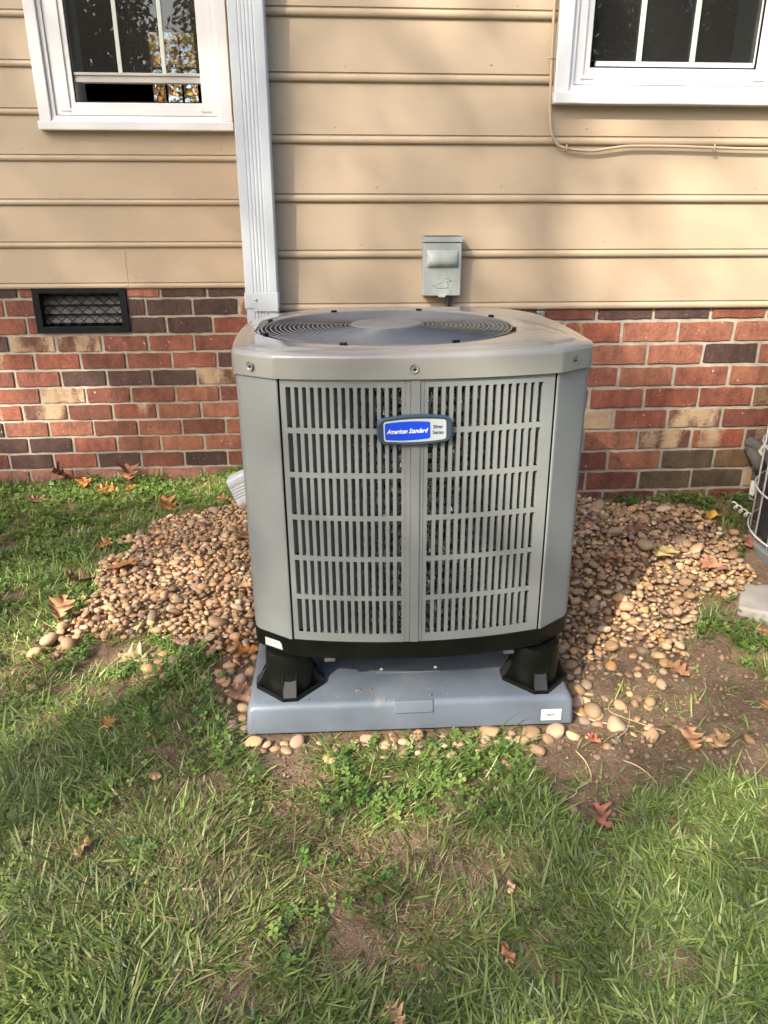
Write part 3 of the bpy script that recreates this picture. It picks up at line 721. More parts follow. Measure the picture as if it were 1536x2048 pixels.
# badge
bz, bxc = .536, -.012
def rrect(w, h, r, n=6, bulge=0):
    P = []
    for cx, cy, a0 in ((w/2-r, h/2-r, 0), (-w/2+r, h/2-r, PI/2), (-w/2+r, -h/2+r, PI), (w/2-r, -h/2+r, 1.5*PI)):
        for k in range(n+1): a = a0+PI/2*k/n; P.append((cx+r*math.cos(a), cy+r*math.sin(a)))
        if cy > 0 and cx > 0: P += [(x, h/2+bulge*(1-(2*x/(w-2*r))**2)) for x in np.linspace(w/2-r, -w/2+r, 9)[1:-1]]
        if cy < 0 and cx < 0: P += [(x, -h/2-bulge*(1-(2*x/(w-2*r))**2)) for x in np.linspace(-w/2+r, w/2-r, 9)[1:-1]]
    return P
bd = empty('badge', (bxc, -.376, bz), (PI/2, -.012, -.02)); bd.parent = ac
m = MB()
P0 = rrect(.150, .054, .018, bulge=.004); P1 = rrect(.144, .048, .015, bulge=.004)
m.grid(np.array([[(a, b, 0) for a, b in P0], [(a, b, .008) for a, b in P0], [(a, b, .0115) for a, b in P1], [(a*.90, b*.84, .0105) for a, b in P1]]), cv=True)
n0 = len(P0); m.f.append(tuple(range(3*n0, 4*n0))); 
bord = m.build('badge_plate', badge_m, ac, auto=40); bord.location = (bxc, -.377, bz); bord.rotation_euler = (PI/2, -.022, .0)
bpy.data.objects.remove(bd)
m = MB(); P2 = rrect(.124, .0405, .006, bulge=.003); m.prism(P2, .0104, .0112, 'z'); m.build('badge_face', badgew_m, bord)
m = MB(); P3 = rrect(.0895, .034, .004, bulge=.0022); m.prism([(a-.0145, b) for a, b in P3], .0113, .0117, 'z'); m.build('badge_blue_field', badgeb_m, bord)
t1 = put('lettering', text_mesh('American Standard', .0132, inkw_m, .40, .78, 'CENTER'), bord, (-.0160, -.0045, .0122))
t2 = put('lettering', text_mesh('Silver', .0100, ink_m, 0, .90, 'CENTER'), bord, (.0455, .0030, .0117))
t3 = put('lettering', text_mesh('Series', .0100, ink_m, 0, .90, 'CENTER'), bord, (.0455, -.0085, .0117))
# rating stickers on the base
m = MB(); m.prism([(-.024, -.008), (.026, -.008), (.024, .006), (.018, .012), (-.024, .012)], -.0006, 0); stk = m.build('rating_sticker', foil_m, ac); stk.location = (-.3250, -.3150, .022); stk.rotation_euler = (0, .0, -.62)
m = MB()
for k in range(5): m.box(-.020, .016-.004*(k % 2), -.0009, -.0007, -.002+k*.0024, -.0010+k*.0024)
m.build('sticker_print', MAT('grey_print', (.36, .42, .44), .5), stk)

# ------------------------------------------------------------------ risers
def riser_parts():
    r = empty('riser')
    m = MB(); m.lathe([(.050, .0995), (.0525, .099), (.054, .090), (.057, .004), (.062, .0035)], n=40); m.lathe([(.0001, .0995), (.050, .0995)], n=40); m.build('post', black_m, r, auto=40)
    oc = [(.080*math.cos(a), .080*math.sin(a)) for a in [math.radians(v) for v in (0-12, 12, 90-12, 102, 168, 192, 258, 282)]]
    oi = [(a*.93, b*.93) for a, b in oc]
    m = MB(); m.grid(np.array([[(a, b, 0) for a, b in oc], [(a, b, .010) for a, b in oc], [(a, b, .010) for a, b in oi], [(a, b, .003) for a, b in oi], [(a*.1, b*.1, .003) for a, b in oi]]), cv=True); m.build('foot_plate', black_m, r)
    for k in range(4):
        m = MB(); m.prism([(-.050, .045), (-.0795, .011), (-.0795, .0105), (-.050, .0105)], -.0145, .0145, 'x'); o = m.build('gusset', gus_m, r, bevel=.001); o.rotation_euler = (0, 0, k*PI/2)
        for s in (-1, 1):
            m = MB(); m.prism([(-.050, .060), (-.0745, .0105), (-.050, .0035)], s*.0152-.001, s*.0152+.001, 'x'); o = m.build('rib', black_m, r); o.rotation_euler = (0, 0, k*PI/2)
    return r
gus_m = MAT('riser_gusset', (.020, .022, .025), .5, spec=.3, var=.15, vs_=20)
def copy_tree(o, parent=None):
    c = o.copy(); COL.objects.link(c); c.parent = parent
    for ch in list(o.children): copy_tree(ch, c)
    return c
r0 = riser_parts()
for i, (x, y, lab) in enumerate(((-.118, 1.531, 'black plastic riser foot under front left corner of grey condenser'), (.463, 1.522, 'black plastic riser foot under front right corner of grey condenser'),
                                 (-.10, 2.07, 'black plastic riser foot under rear left corner of grey condenser'), (.45, 2.07, 'black plastic riser foot under rear right corner of grey condenser'))):
    o = r0 if i == 0 else copy_tree(r0); o.location = (x, y, -.730); o.rotation_euler = (0, 0, (.03, -.02, 0, 0)[i]); tag(o, lab, 'riser', 'risers under the condenser')

# ------------------------------------------------------------------ pad
pad = tag(empty('equipment_pad', (.166, 1.83, -.80)), 'grey plastic equipment pad under the condenser lying on pebbles', 'equipment pad')
def rr2(hx, hy, r, n=6): return [(a, b) for a, b in rrect(2*hx, 2*hy, r, n)]
m = MB(); secs = [(.378, .40, 0, .012), (.374, .396, .056, .012), (.371, .393, .063, .014), (.366, .388, .0685, .016), (.358, .38, .070, .018)]
m.grid(np.array([[(a, b, z) for a, b in rr2(hx, hy, r)] for hx, hy, z, r in secs]), cv=True)
n0 = len(rr2(.3, .3, .01)); m.f.append(tuple(range(4*n0, 5*n0))); slab = m.build('slab', pad_m, pad, auto=60)
slab.rotation_euler = (0, 0, -.012)
m = MB(); m.prism([(-.4025, .044), (-.3950, .0705), (-.382, .0712), (-.382, .044)], -.045, .044, 'x'); m.build('moulded_tab', pad_m, pad, bevel=.002)
m = MB(); m.prism(rrect(.158, .030, .006), .0701, .0718, 'z'); o = m.build('moulded_recess', MAT('pad_recess', (.15, .17, .20), .4), pad); o.location = (.0, -.262, 0)
for s in (-1, 1): m = MB(); m.lathe([(.0001, .004), (.0035, .003), (.004, 0)], n=10); o = m.build('rivet', paper_m, pad, smooth=True); o.location = (s*.066, -.262, .072)
m = MB(); m.box(-.0235, .0235, -.0008, 0, -.014, .014); stk = m.build('barcode_sticker', paper_m, pad); stk.location = (.318, -.4045, .026); stk.rotation_euler = (-.07, 0, -.012)
m = MB(); rr_ = random.Random(2); x = -.0125
while x < .0115:
    w = rr_.choice((.0006, .0010, .0015)); m.box(x, x+w, -.0011, -.0009, -.0030, .0030); x += w+rr_.choice((.0006, .0009))
m.build('barcode', inkk_m, stk)
m = MB()
for z, w in ((.0098, .013), (.0062, .012), (-.0072, .005), (-.0100, .005)):
    x = -w
    while x < w: q = rr_.uniform(.0007, .0018); m.box(x, min(w, x+q), -.0011, -.0009, z-.0007, z+.0007); x += q+.0006
m.build('sticker_print', inkk_m, stk)

# ------------------------------------------------------------------ old condenser at the right edge
sl = tag(empty('concrete_slab', (1.724, 1.99, -.80)), 'weathered concrete slab under the old condenser at the right edge', 'slab')
m = MB(); m.box(-.42, .42, -.42, .60, -.02, .052); o = m.build('slab', conc_m, sl, bevel=.008, seg=3); o.rotation_euler = (0, 0, -.55)
oa = tag(empty('old_air_conditioner', (1.725, 2.14, -.745)), 'old round condenser with black coil behind white wire guard at right edge', 'air conditioner')
RO = .36
m = MB(); m.lathe([(RO-.03, 0), (RO, 0), (RO+.004, .010), (RO+.004, .038), (RO-.004, .044), (RO-.03, .044)], n=72); ring = m.build('base_ring', old_m, oa, auto=40)
m = MB(); m.lathe([(RO-.028, .044), (RO-.028, .66)], n=72); m.build('coil', coil_m, oa, smooth=True)
m = MB()
for k in range(60): m.lathe([(RO-.0275, .05+k*.010), (RO-.0262, .0515+k*.010), (RO-.0275, .053+k*.010)], n=64)
m.build('coil_fins', MAT('old_fin', (.05, .05, .055), .4, .3), oa, smooth=True)
for k in range(26):
    a = k*2*PI/26+.05; m = MB(); m.tube([((RO-.008)*math.cos(a), (RO-.008)*math.sin(a), .040), ((RO-.006)*math.cos(a), (RO-.006)*math.sin(a), .66)], .0032, 6); m.build('guard_bar', oldw_m, oa, smooth=True)
for k in range(5): m = MB(); m.tube([(x, y, z) for x, y, z in circle(RO-.001, .045+.145*k+.02, 72)], .0032, 6, closed=True); m.build('guard_ring', oldw_m, oa, smooth=True)
m = MB(); m.lathe([(RO+.006, .66), (RO+.008, .70), (RO-.01, .715), (.20, .735), (.0001, .74)], n=72); m.lathe([(RO+.006, .66), (.1, .66)], n=72); m.build('top_cover', old_m, oa, auto=40)
for k in range(8):
    a = k*PI/4+.25; m = MB(); m.lathe([(.0001, .005), (.004, .004), (.006, 0)], n=8); o = m.build('screw', steel_m, oa, smooth=True); o.location = ((RO+.0045)*math.cos(a), (RO+.0045)*math.sin(a), .024); o.rotation_euler = Vector((math.cos(a), math.sin(a), 0)).to_track_quat('Z', 'Y').to_euler()
# refrigerant pipes by the wall
ls = tag(empty('insulated_pipe', (1.56, DR-.06, -.70)), 'dark insulated pipe bending out of the brick wall with torn tape', 'pipe')
m = MB(); m.tube(cspl([(-.015, .10, .215), (-.012, .03, .212), (.0, -.030, .195), (.030, -.060, .14), (.05, -.07, .04), (.06, -.08, -.06), (.10, -.14, -.10)], 5), .021, 14); m.build('insulation', insul_m, ls, smooth=True)
m = MB(); m.tube([(-.02, .05, .19), (-.022, .0, .182), (-.016, -.02, .160), (-.004, -.022, .12)], [.018, .024, .024, .016], 12); m.build('elbow', insul_m, ls, smooth=True)
m = MB(); rt_ = random.Random(9)
P = [[((.027+.004*rt_.random())*math.cos(a)+.002+.010*j, -.03-.015*j+.012*rt_.random(), .202-.012*j+(.026+.004*rt_.random())*math.sin(a)) for a in np.linspace(.1, PI*1.05, 11)] for j in range(5)]
m.grid(np.array(P)); o = m.build('torn_tape', tape_m, ls, smooth=True); s_ = o.modifiers.new('t', 'SOLIDIFY'); s_.thickness = .0015
pv = tag(empty('drain_pipe', (1.565, DR-.045, -.72)), 'short white plastic pipe standing by brick wall under the dark pipe', 'pipe')
m = MB(); m.lathe([(.0115, -.05), (.0115, .13), (.0090, .13), (.0090, .05)], n=20); m.build('tube', pvc_m, pv, auto=50)
m = MB(); m.lathe([(.0145, .10), (.0145, .135), (.0116, .135)], n=20); m.build('collar', insul_m, pv, auto=50)
hp = tag(empty('spiral_wrap', (1.43, 2.40, float(G(1.43, 2.40)))), 'scrap of white spiral plastic lying in clover near pebbles at right', 'spiral wrap')
m = MB(); m.tube([(.010*math.cos(t*1.9), -.06+.012*t*.9, .030+.010*math.sin(t*1.9)) for t in np.linspace(0, 11, 90)], .0028, 6); m.build('coil', pvc_m, hp, smooth=True)

# ------------------------------------------------------------------ pebbles
def ico(sub):
    bm = bmesh.new(); bmesh.ops.create_icosphere(bm, subdivisions=sub, radius=1); v = np.array([tuple(q.co) for q in bm.verts]); bm.verts.index_update()
    f = np.array([[q.index for q in t.verts] for t in bm.faces]); bm.free(); return v, f
IV, IF = ico(1); IV2, IF2 = ico(2)
rp = np.random.default_rng(21)
def stone(V, seed):
    r = np.random.default_rng(seed); P = V.copy()
    for _ in range(7):                                              # flattened facets on a rounded stone
        d = r.normal(size=3); d /= np.linalg.norm(d); h = r.uniform(.58, .92); k = P@d; over = np.maximum(k-h, 0); P -= np.outer(over*.88, d)
    ph = r.uniform(0, 6, 3); P *= (1+.06*np.sin(2.3*P[:, [1]]+ph[0])+.05*np.sin(3.1*P[:, [2]]+ph[1])+.05*np.sin(2.7*P[:, [0]]+ph[2]))
    return P
STONE = [stone(IV, k) for k in range(12)]; STONE2 = [stone(IV2, k) for k in range(12)]
PCOL = np.array([(.46, .30, .165), (.40, .255, .145), (.34, .225, .135), (.52, .37, .225), (.30, .205, .13), (.38, .275, .19), (.27, .20, .15), (.46, .27, .12), (.56, .44, .30), (.33, .20, .115), (.22, .17, .13)])
PWT = np.array([3, 3, 3, 2, 2, 2, 1.2, 1, .8, 1.5, .7]); PWT = PWT/PWT.sum()
peb = []; grid_ = {}
def try_peb(x, y, r, layer, tight=.80):
    c = .05; i, j = int(x//c), int(y//c)
    for a in (-1, 0, 1):
        for b in (-1, 0, 1):
            for (px, py, pr) in grid_.get((i+a, j+b, layer), ()):
                if (px-x)**2+(py-y)**2 < ((pr+r)*tight)**2: return False
    grid_.setdefault((i, j, layer), []).append((x, y, r)); peb.append((x, y, r, layer)); return True
PADB = lambda x, y, k=0: (abs(x-.166) < .378+k) & (abs(y-1.83) < .40+k)
for poly, tries, nm in ((PEB_L, 30000, 0), (PEB_R, 28000, 1), (PEB_B, 3000, 2)):
    P = np.array(poly); lo, hi = P.min(0), P.max(0)
    X = rp.uniform(lo[0]-.05, hi[0]+.05, tries); Y = rp.uniform(lo[1]-.05, hi[1]+.05, tries)
    jx = (vnoise(X, Y, 9)-.5)*.16+(vnoise(X, Y, 25)-.5)*.08; jy = (vnoise(Y+7, X, 9)-.5)*.16+(vnoise(Y+3, X, 25)-.5)*.08
    ok = inpoly(X+jx, Y+jy, poly) & ~PADB(X, Y, .012) & ~((X > CRN-.03) & (Y > DR-.025)) & (Y < DL-.03)
    for x, y in zip(X[ok], Y[ok]):
        r = float(np.clip(rp.lognormal(math.log(.0108), .33), .005, .027))
        try_peb(x, y, r, 0 if rp.random() < .62 else 1)
def scatter(x0, x1, y0, y1, n, rm=.0150):
    for _ in range(n):
        x, y = rp.uniform(x0, x1), rp.uniform(y0, y1)
        if not PADB(x, y, .014): try_peb(x, y, float(np.clip(rp.lognormal(math.log(rm), .3), .006, .026)), 0, .84)
scatter(-.20, .545, 1.378, 1.422, 420, .0150); scatter(-.05, .45, 1.345, 1.39, 34, .0140); scatter(.555, .62, 1.42, 1.62, 70, .0155); scatter(.58, .80, 1.44, 1.75, 60, .011); scatter(-.30, -.22, 1.45, 1.80, 130, .015)
scatter(-.50, -.26, 1.66, 1.82, 40, .0150); scatter(.52, .95, 1.30, 1.5, 26, .010); scatter(-.9, -.7, 1.75, 2.1, 14, .015); scatter(.6, .95, 1.6, 1.78, 70, .013)
for x, y, r in ((-.392, 1.293, .0150), (-.77, 1.66, .016), (-.85, 1.95, .018), (-.80, 1.90, .015), (.285, .965, .009), (.33, 1.365, .017), (.355, 1.30, .015), (.24, 1.335, .015), (.70, 1.36, .018), (.135, 1.355, .014), (-.255, 1.66, .022), (-.30, 1.655, .018), (-.345, 1.93, .034), (.60, 1.47, .024), (.575, 1.51, .020), (.635, 1.41, .026)):
    peb.append((x, y, r, 0))
# pebble records, then the ones that show largest become objects of their own
rec = []
for x, y, r, lay in peb:
    ax = np.array([r*rp.uniform(1.0, 1.38), r*rp.uniform(.82, 1.05), r*rp.uniform(.45, .80)])
    z = float(G(x, y))+ax[2]*.45+lay*(.013+.006*rp.random())
    c = PCOL[rp.choice(len(PCOL), p=PWT)]*rp.uniform(.72, 1.22)*(1+rp.normal(0, .03, 3)); c = c*np.array((1.03, .99, .95))
    rec.append((x, y, z, ax, rp.uniform(0, 2*PI), rp.normal(0, .28), rp.normal(0, .28), np.clip(c, .03, .6), int(rp.integers(12)), r))
def score(q):
    x, y, r = q[0], q[1], q[9]
    hid = (-.24 < x-.04*y*0 < .60 and y > 1.60) or x < -(.52+.42*(y-.75)) or x > .62+.55*(y-.7)
    return (0 if hid else r*r/(x*x+y*y+1.2))
order = sorted(range(len(rec)), key=lambda i: -score(rec[i]))
top = set(order[:290])
SM = []
for k in range(12):
    me = npmesh('river_pebble', STONE2[k], IF2, pebo_m); SM.append(me)
VB, FB, CB = [], [], []; off = 0
for i, q in enumerate(rec):
    x, y, z, ax, rz, rx, ry, c, k, r = q
    if i in top:
        o = put('river_pebble', SM[k], None, (x, y, z), (rx, ry, rz), tuple(ax), (*c, 1))
        if y < 1.44 and -.22 < x < .56: lab, gr = 'rounded river pebble in the row along the front edge of the grey pad', 'pebbles in front of the pad'
        elif x < -.15: lab, gr = 'rounded tan river pebble of the heap left of the condenser', 'pebbles left of the condenser'
        else: lab, gr = 'rounded tan river pebble of the spread right of the condenser', 'pebbles right of the condenser'
        tag(o, lab, 'pebble', gr)
    else:
        M3 = np.diag(ax); R3 = np.array((Matrix.Rotation(rz, 3, 'Z')@Matrix.Rotation(ry, 3, 'Y')@Matrix.Rotation(rx, 3, 'X')))
        lo_ = score(q) == 0 or r < .010; P = (STONE if lo_ else STONE2)[k]@(R3@M3).T+np.array((x, y, z)); VB.append(P); FB.append((IF if lo_ else IF2)+off); off += len(P); CB.append(np.repeat(c[None], len(P), 0))
tag(put('pebble_bed', npmesh('pebble_bed', np.concatenate(VB), np.concatenate(FB), peb_m, np.concatenate(CB))), 'bed of small tan river pebbles heaped round the condenser', 'pebbles', kind='stuff')

# ------------------------------------------------------------------ soil crumbs, grass, clover
rg = np.random.default_rng(77)
def soilness(X, Y):
    jx = (vnoise(X, Y, 8)-.5)*.14+(vnoise(X, Y, 30)-.5)*.08; jy = (vnoise(Y+5, X, 8)-.5)*.14+(vnoise(Y+9, X, 30)-.5)*.08
    s = inpoly(X+jx, Y+jy, SOIL_R) | inpoly(X+jx*.6, Y+jy*.6, SOIL_L)
    return s
def stony(X, Y):
    jx = (vnoise(X, Y, 9)-.5)*.16+(vnoise(X, Y, 25)-.5)*.08; jy = (vnoise(Y+7, X, 9)-.5)*.16+(vnoise(Y+3, X, 25)-.5)*.08
    return inpoly(X+jx, Y+jy, PEB_L) | inpoly(X+jx, Y+jy, PEB_R) | inpoly(X, Y, PEB_B)
def blocked(X, Y):
    return PADB(X, Y, .008) | ((X > CRN-.02) & (Y > DR-.015)) | (Y > DL-.012) | ((abs((X-1.724)*.853-(Y-1.99)*.523) < .43) & (abs((X-1.724)*.523+(Y-1.99)*.853-.09) < .52))
n = 5200; X = rg.uniform(-.55, 1.15, n); Y = rg.uniform(1.05, 2.0, n); k = (soilness(X, Y) | (rg.random(n) < .10)) & ~PADB(X, Y, .004); X, Y = X[k], Y[k]
r = rg.lognormal(math.log(.0027), .5, len(X)); V1, F1 = ico(1)
V = np.concatenate([(V1*(1+rg.normal(0, .22, V1.shape)))*q for q in r]).reshape(len(X), -1, 3)+np.stack([X, Y, G(X, Y)+.001], 1)[:, None]
F = (F1[None]+np.arange(len(X))[:, None, None]*len(V1)).reshape(-1, 3)
c = np.repeat((np.array((.18, .120, .078))*rg.uniform(.6, 1.7, (len(X), 1))), len(V1), 0)
n2 = 420; xs_ = np.concatenate([rg.normal(.50, .05, n2//2), rg.uniform(-.20, .53, n2//2)]); ys_ = np.concatenate([rg.normal(1.47, .03, n2//2), 1.432+abs(rg.normal(0, .03, n2//2))])
okp = (abs(xs_-.166) < .362) & (ys_ > 1.447) & (ys_ < 1.75); xs_, ys_ = xs_[okp], ys_[okp]; n2 = len(xs_)
V2 = (V1[None]*(1+rg.normal(0, .22, (n2,)+V1.shape)))*rg.lognormal(math.log(.0009), .5, n2)[:, None, None]+np.stack([xs_, ys_, np.full(n2, -.7296)], 1)[:, None]
F = np.concatenate([F, (F1[None]+np.arange(n2)[:, None, None]*len(V1)).reshape(-1, 3)+len(c)]); V = np.concatenate([V, V2]); c = np.concatenate([c, np.repeat(np.array((.20, .14, .09))*rg.uniform(.6, 1.5, (n2, 1)), len(V1), 0)])
tag(put('soil_crumbs', npmesh('soil_crumbs', V.reshape(-1, 3), F, peb_m, c)), 'loose crumbs of brown soil on the bare ground round the pad', 'soil', kind='stuff')

def blades(X, Y, L, Wd, az, lean, curl, col, z0=None):
    n = len(X); z = G(X, Y)-.003 if z0 is None else z0
    p = np.stack([X, Y, z], 1); d = np.stack([np.cos(az), np.sin(az), 0*az], 1); tw = rg.normal(0, .35, n)
    side = np.stack([-np.sin(az+tw), np.cos(az+tw), rg.normal(0, .25, n)], 1)
    V = np.zeros((n, 7, 3)); s = [0, .38, .74, 1.0]; wf = [.75, 1.0, .72]; cur_ = p.copy()
    for k in range(4):
        if k:
            a = lean+curl*(s[k]+s[k-1])/2; ds_ = (s[k]-s[k-1])*L
            cur_ = cur_+d*(np.sin(a)*ds_)[:, None]; cur_[:, 2] += np.cos(a)*ds_
            g_ = G(cur_[:, 0], cur_[:, 1])+.002+.004*rg.random(n); cur_[:, 2] = np.maximum(cur_[:, 2], g_)
        if k < 3: V[:, 2*k] = cur_-side*(Wd*wf[k]/2)[:, None]; V[:, 2*k+1] = cur_+side*(Wd*wf[k]/2)[:, None]
        else: V[:, 6] = cur_
    b = (np.arange(n)*7)[:, None]
    Q = np.concatenate([b+np.array([0, 1, 3, 2]), b+np.array([2, 3, 5, 4])]); T = b+np.array([4, 5, 6])
    sh = np.array([.75, .75, 1, 1, 1.08, 1.08, 1.1])
    C = np.clip(col[:, None, :]*np.ones((1, 7, 1)), 0, .8)
    return V.reshape(-1, 3), Q, T, C.reshape(-1, 3)
GREEN = np.array([(.150, .218, .044), (.175, .245, .056), (.215, .275, .080), (.105, .160, .040), (.270, .300, .115), (.185, .232, .100)])
STRAW = np.array([(.30, .235, .125), (.24, .175, .095), (.36, .30, .18), (.17, .125, .07)])
def sample(n, y0, y1, pad_):
    Y = rg.uniform(y0, y1, n); X = rg.uniform(-1, 1, n); lo = -(.54+.42*(Y-.75))-pad_; hi = .64+.53*(Y-.72)+pad_
    return lo+(X+1)/2*(hi-lo), Y
parts = []
def add_grass(n, y0, y1, pad_, Lm, Wm, dry, bright=1.0, lean0=1.3, dens=None, floor=.10):
    X, Y = sample(n, y0, y1, pad_)
    cl = vnoise(X, Y, 11)*.6+vnoise(X, Y, 27)*.4; bare = vnoise(X+3, Y, 3.4)*.55+vnoise(X, Y+4, 10)*.45
    keep = np.clip((cl-.20)*2.6, .10, 1)*np.clip((bare-.22)*4.5, floor, 1)
    keep = np.where(soilness(X, Y), .018, keep); keep = np.where(stony(X, Y), .012, keep); keep = np.where(PADB(X, Y, .055), keep*.18, keep)
    if dens is not None: keep *= dens(X, Y)
    k = (rg.random(n) < keep) & ~blocked(X, Y) & (np.hypot(X, Y) > .30); X, Y = X[k], Y[k]; n = len(X)
    az = vnoise(X, Y, 2.1)*9+vnoise(X, Y, 6)*4.0+rg.normal(0, 1.25, n)
    dryn = np.clip((vnoise(X+11, Y+2, 2.6)*.6+vnoise(X, Y+8, 8)*.4-.42)*3.0, .05, 1)*dry
    isdry = rg.random(n) < dryn; tone = .72+.62*vnoise(X+5, Y+5, 3.0)
    c = GREEN[rg.integers(0, len(GREEN), n)]*(tone*bright)[:, None]*rg.uniform(.60, 1.48, (n, 1)); c[isdry] = (STRAW[rg.integers(0, len(STRAW), n)]*rg.uniform(.7, 1.2, (n, 1)))[isdry]
    L = Lm*rg.lognormal(0, .36, n)*(.75+.5*cl[k]); L[isdry] *= .8
    Wd = Wm*rg.uniform(.55, 1.25, n); Wd[isdry] *= .55
    parts.append(blades(X, Y, L, Wd, az, np.clip(rg.normal(lean0, .32, n), .1, 1.5), rg.normal(.35, .35, n), c))
add_grass(205000, .45, 1.62, .10, .036, .0037, .74)
add_grass(60000, .45, 1.62, .10, .028, .0019, 1.7, 1.0, 1.40, None, .6)
left = lambda X, Y: np.where(X < -.1, 1.0, .35)
add_grass(115000, 1.62, 3.52, .15, .034, .0034, .45, 1.20, .85, left)
def join(parts):
    V, Q, T, C = [], [], [], []; o = 0
    for v, q, t, c in parts: V.append(v); Q.append(q+o); T.append(t+o); C.append(c); o += len(v)
    return np.concatenate(V), [np.concatenate(Q), np.concatenate(T)], np.concatenate(C)
V, Fs, C = join(parts)
tag(put('grass', npmesh('grass', V, Fs, grass_m, C)), 'patchy mown lawn grass with dry blades in front of the condenser', 'grass', kind='stuff')
print('blades', len(V)//7, 'pebbles', len(peb), 'bricks', nbrick)

# clover: three round leaflets on a short stalk
CLV = [[(-.75,1.75),(-1.9,1.9),(-1.9,3.5),(CRN,3.5),(-.33,3.05),(-.52,2.93),(-.78,2.85),(-.84,2.4)], [(1.04,1.88),(1.24,2.02),(1.34,2.26),(1.12,2.50),(.90,2.61),(2.3,2.61),(2.3,1.2),(1.02,1.50),(.96,1.76)],
       [(-.47,1.80),(-.30,1.79),(-.26,1.55),(-.36,1.42),(-.55,1.45),(-.60,1.70)], [(.06,1.40),(.18,1.42),(.42,1.35),(.50,1.25),(.30,1.10),(.05,1.15),(.0,1.3)], [(-.28,1.45),(-.16,1.38),(-.2,1.2),(-.35,1.2)]]
n = 150000; X = rg.uniform(-1.7, 1.9, n); Y = rg.uniform(.7, 3.5, n)
jx = (vnoise(X, Y, 6)-.5)*.25; jy = (vnoise(Y, X, 6)-.5)*.25
dn = np.zeros(n)
for poly, d in zip(CLV, (.85, 1.0, 1.0, .42, .5)): dn = np.where(inpoly(X+jx, Y+jy, poly), d, dn)
dn = np.maximum(dn, np.clip(vnoise(X+2, Y+7, 4.5)*.6+vnoise(X, Y, 13)*.4-.60, 0, 1)*1.4)*np.clip((vnoise(X+9, Y+1, 14)-.25)*2.5, .1, 1)
dn = np.where(soilness(X, Y), dn*.08, dn); dn = np.where(stony(X, Y), dn*.05, dn)
k = (rg.random(n) < dn) & ~blocked(X, Y); X, Y = X[k], Y[k]; n = len(X)
h = rg.uniform(.008, .026, n)+np.where(Y > 3.2, .012*rg.random(n), 0); sz = rg.uniform(.0032, .0068, n); a0 = rg.uniform(0, 2*PI, n); Z = G(X, Y)+h
V = np.zeros((n, 3, 7, 3)); lean = rg.normal(0, .45, (n, 2))
for j in range(3):
    a = a0+j*2*PI/3; d = np.stack([np.cos(a), np.sin(a)], 1); s = np.stack([-np.sin(a), np.cos(a)], 1)
    for q, (u, w) in enumerate(((0.05, 0), (.55, -.52), (1.25, -.62), (1.62, -.22), (1.62, .22), (1.25, .62), (.55, .52))):
        xy = d*(u*sz)[:, None]+s*(w*sz)[:, None]; V[:, j, q, :2] = np.stack([X, Y], 1)+xy
        V[:, j, q, 2] = Z+(xy*lean).sum(1)+.22*abs(w)*sz
b = np.arange(n*3)[:, None]*7; F = np.concatenate([b+np.array(t) for t in ((0, 1, 2), (0, 2, 3), (0, 3, 4), (0, 4, 5), (0, 5, 6))])
cc = np.array([(.100, .185, .035), (.130, .215, .045), (.080, .150, .035), (.17, .23, .06)])[rg.integers(0, 4, n)]*rg.uniform(.7, 1.25, (n, 1))
tag(put('clover', npmesh('clover', V.reshape(-1, 3), F, clover_m, np.repeat(cc, 21, 0), smooth=False)), 'bright green clover and low weeds spreading along the brick wall and lawn', 'clover', kind='stuff')

# ------------------------------------------------------------------ fallen leaves and dry stems
def oak(seed, L=.10, curl=1.0, simple=False):
    r = random.Random(seed); nt_, rows = 29, []
    for i in range(nt_):
        t = i/(nt_-1)
        if simple: w = .30*math.sin(PI*t)**.8
        else:
            env = .62*math.sin(PI*min(1, t**.85))**.55*(.55+.55*t if t < .62 else .9-.9*(t-.62)); lob = abs(math.sin(3.6*PI*t+.3)); w = env*(.30+.70*lob**1.3)
        w = max(w, .004)*L
        row = []
        for u in (-1, -.55, 0, .55, 1):
            x = u*w*(1+.08*r.uniform(-1, 1)); y = t*L+(abs(u)*w*.35 if not simple else 0)
            z = curl*(.55*(x/L)**2*L*2+.22*L*(t-.5)**2*2+.010*math.sin(9*t+3*u+seed))+.002*r.uniform(-1, 1)
            row.append((x, y-.5*L, z))
        rows.append(row)
    m = MB(); m.grid(np.array(rows)); m.tube([(0, -.5*L, curl*.11*L), (.004, -.62*L, curl*.15*L), (.010, -.75*L, curl*.17*L)], .0009, 5)
    me = m.mesh('fallen_leaf', True); me.materials.append(leaf_m); return me
OAK = [oak(k, .10, (.3, .6, .5, .8, .4, .9)[k]) for k in range(6)]; SIMP = [oak(20+k, .07, 1.0, True) for k in range(2)]
OR, BR, RD, YE, DK = (.42, .165, .035), (.25, .125, .055), (.24, .085, .050), (.50, .29, .045), (.11, .055, .030)
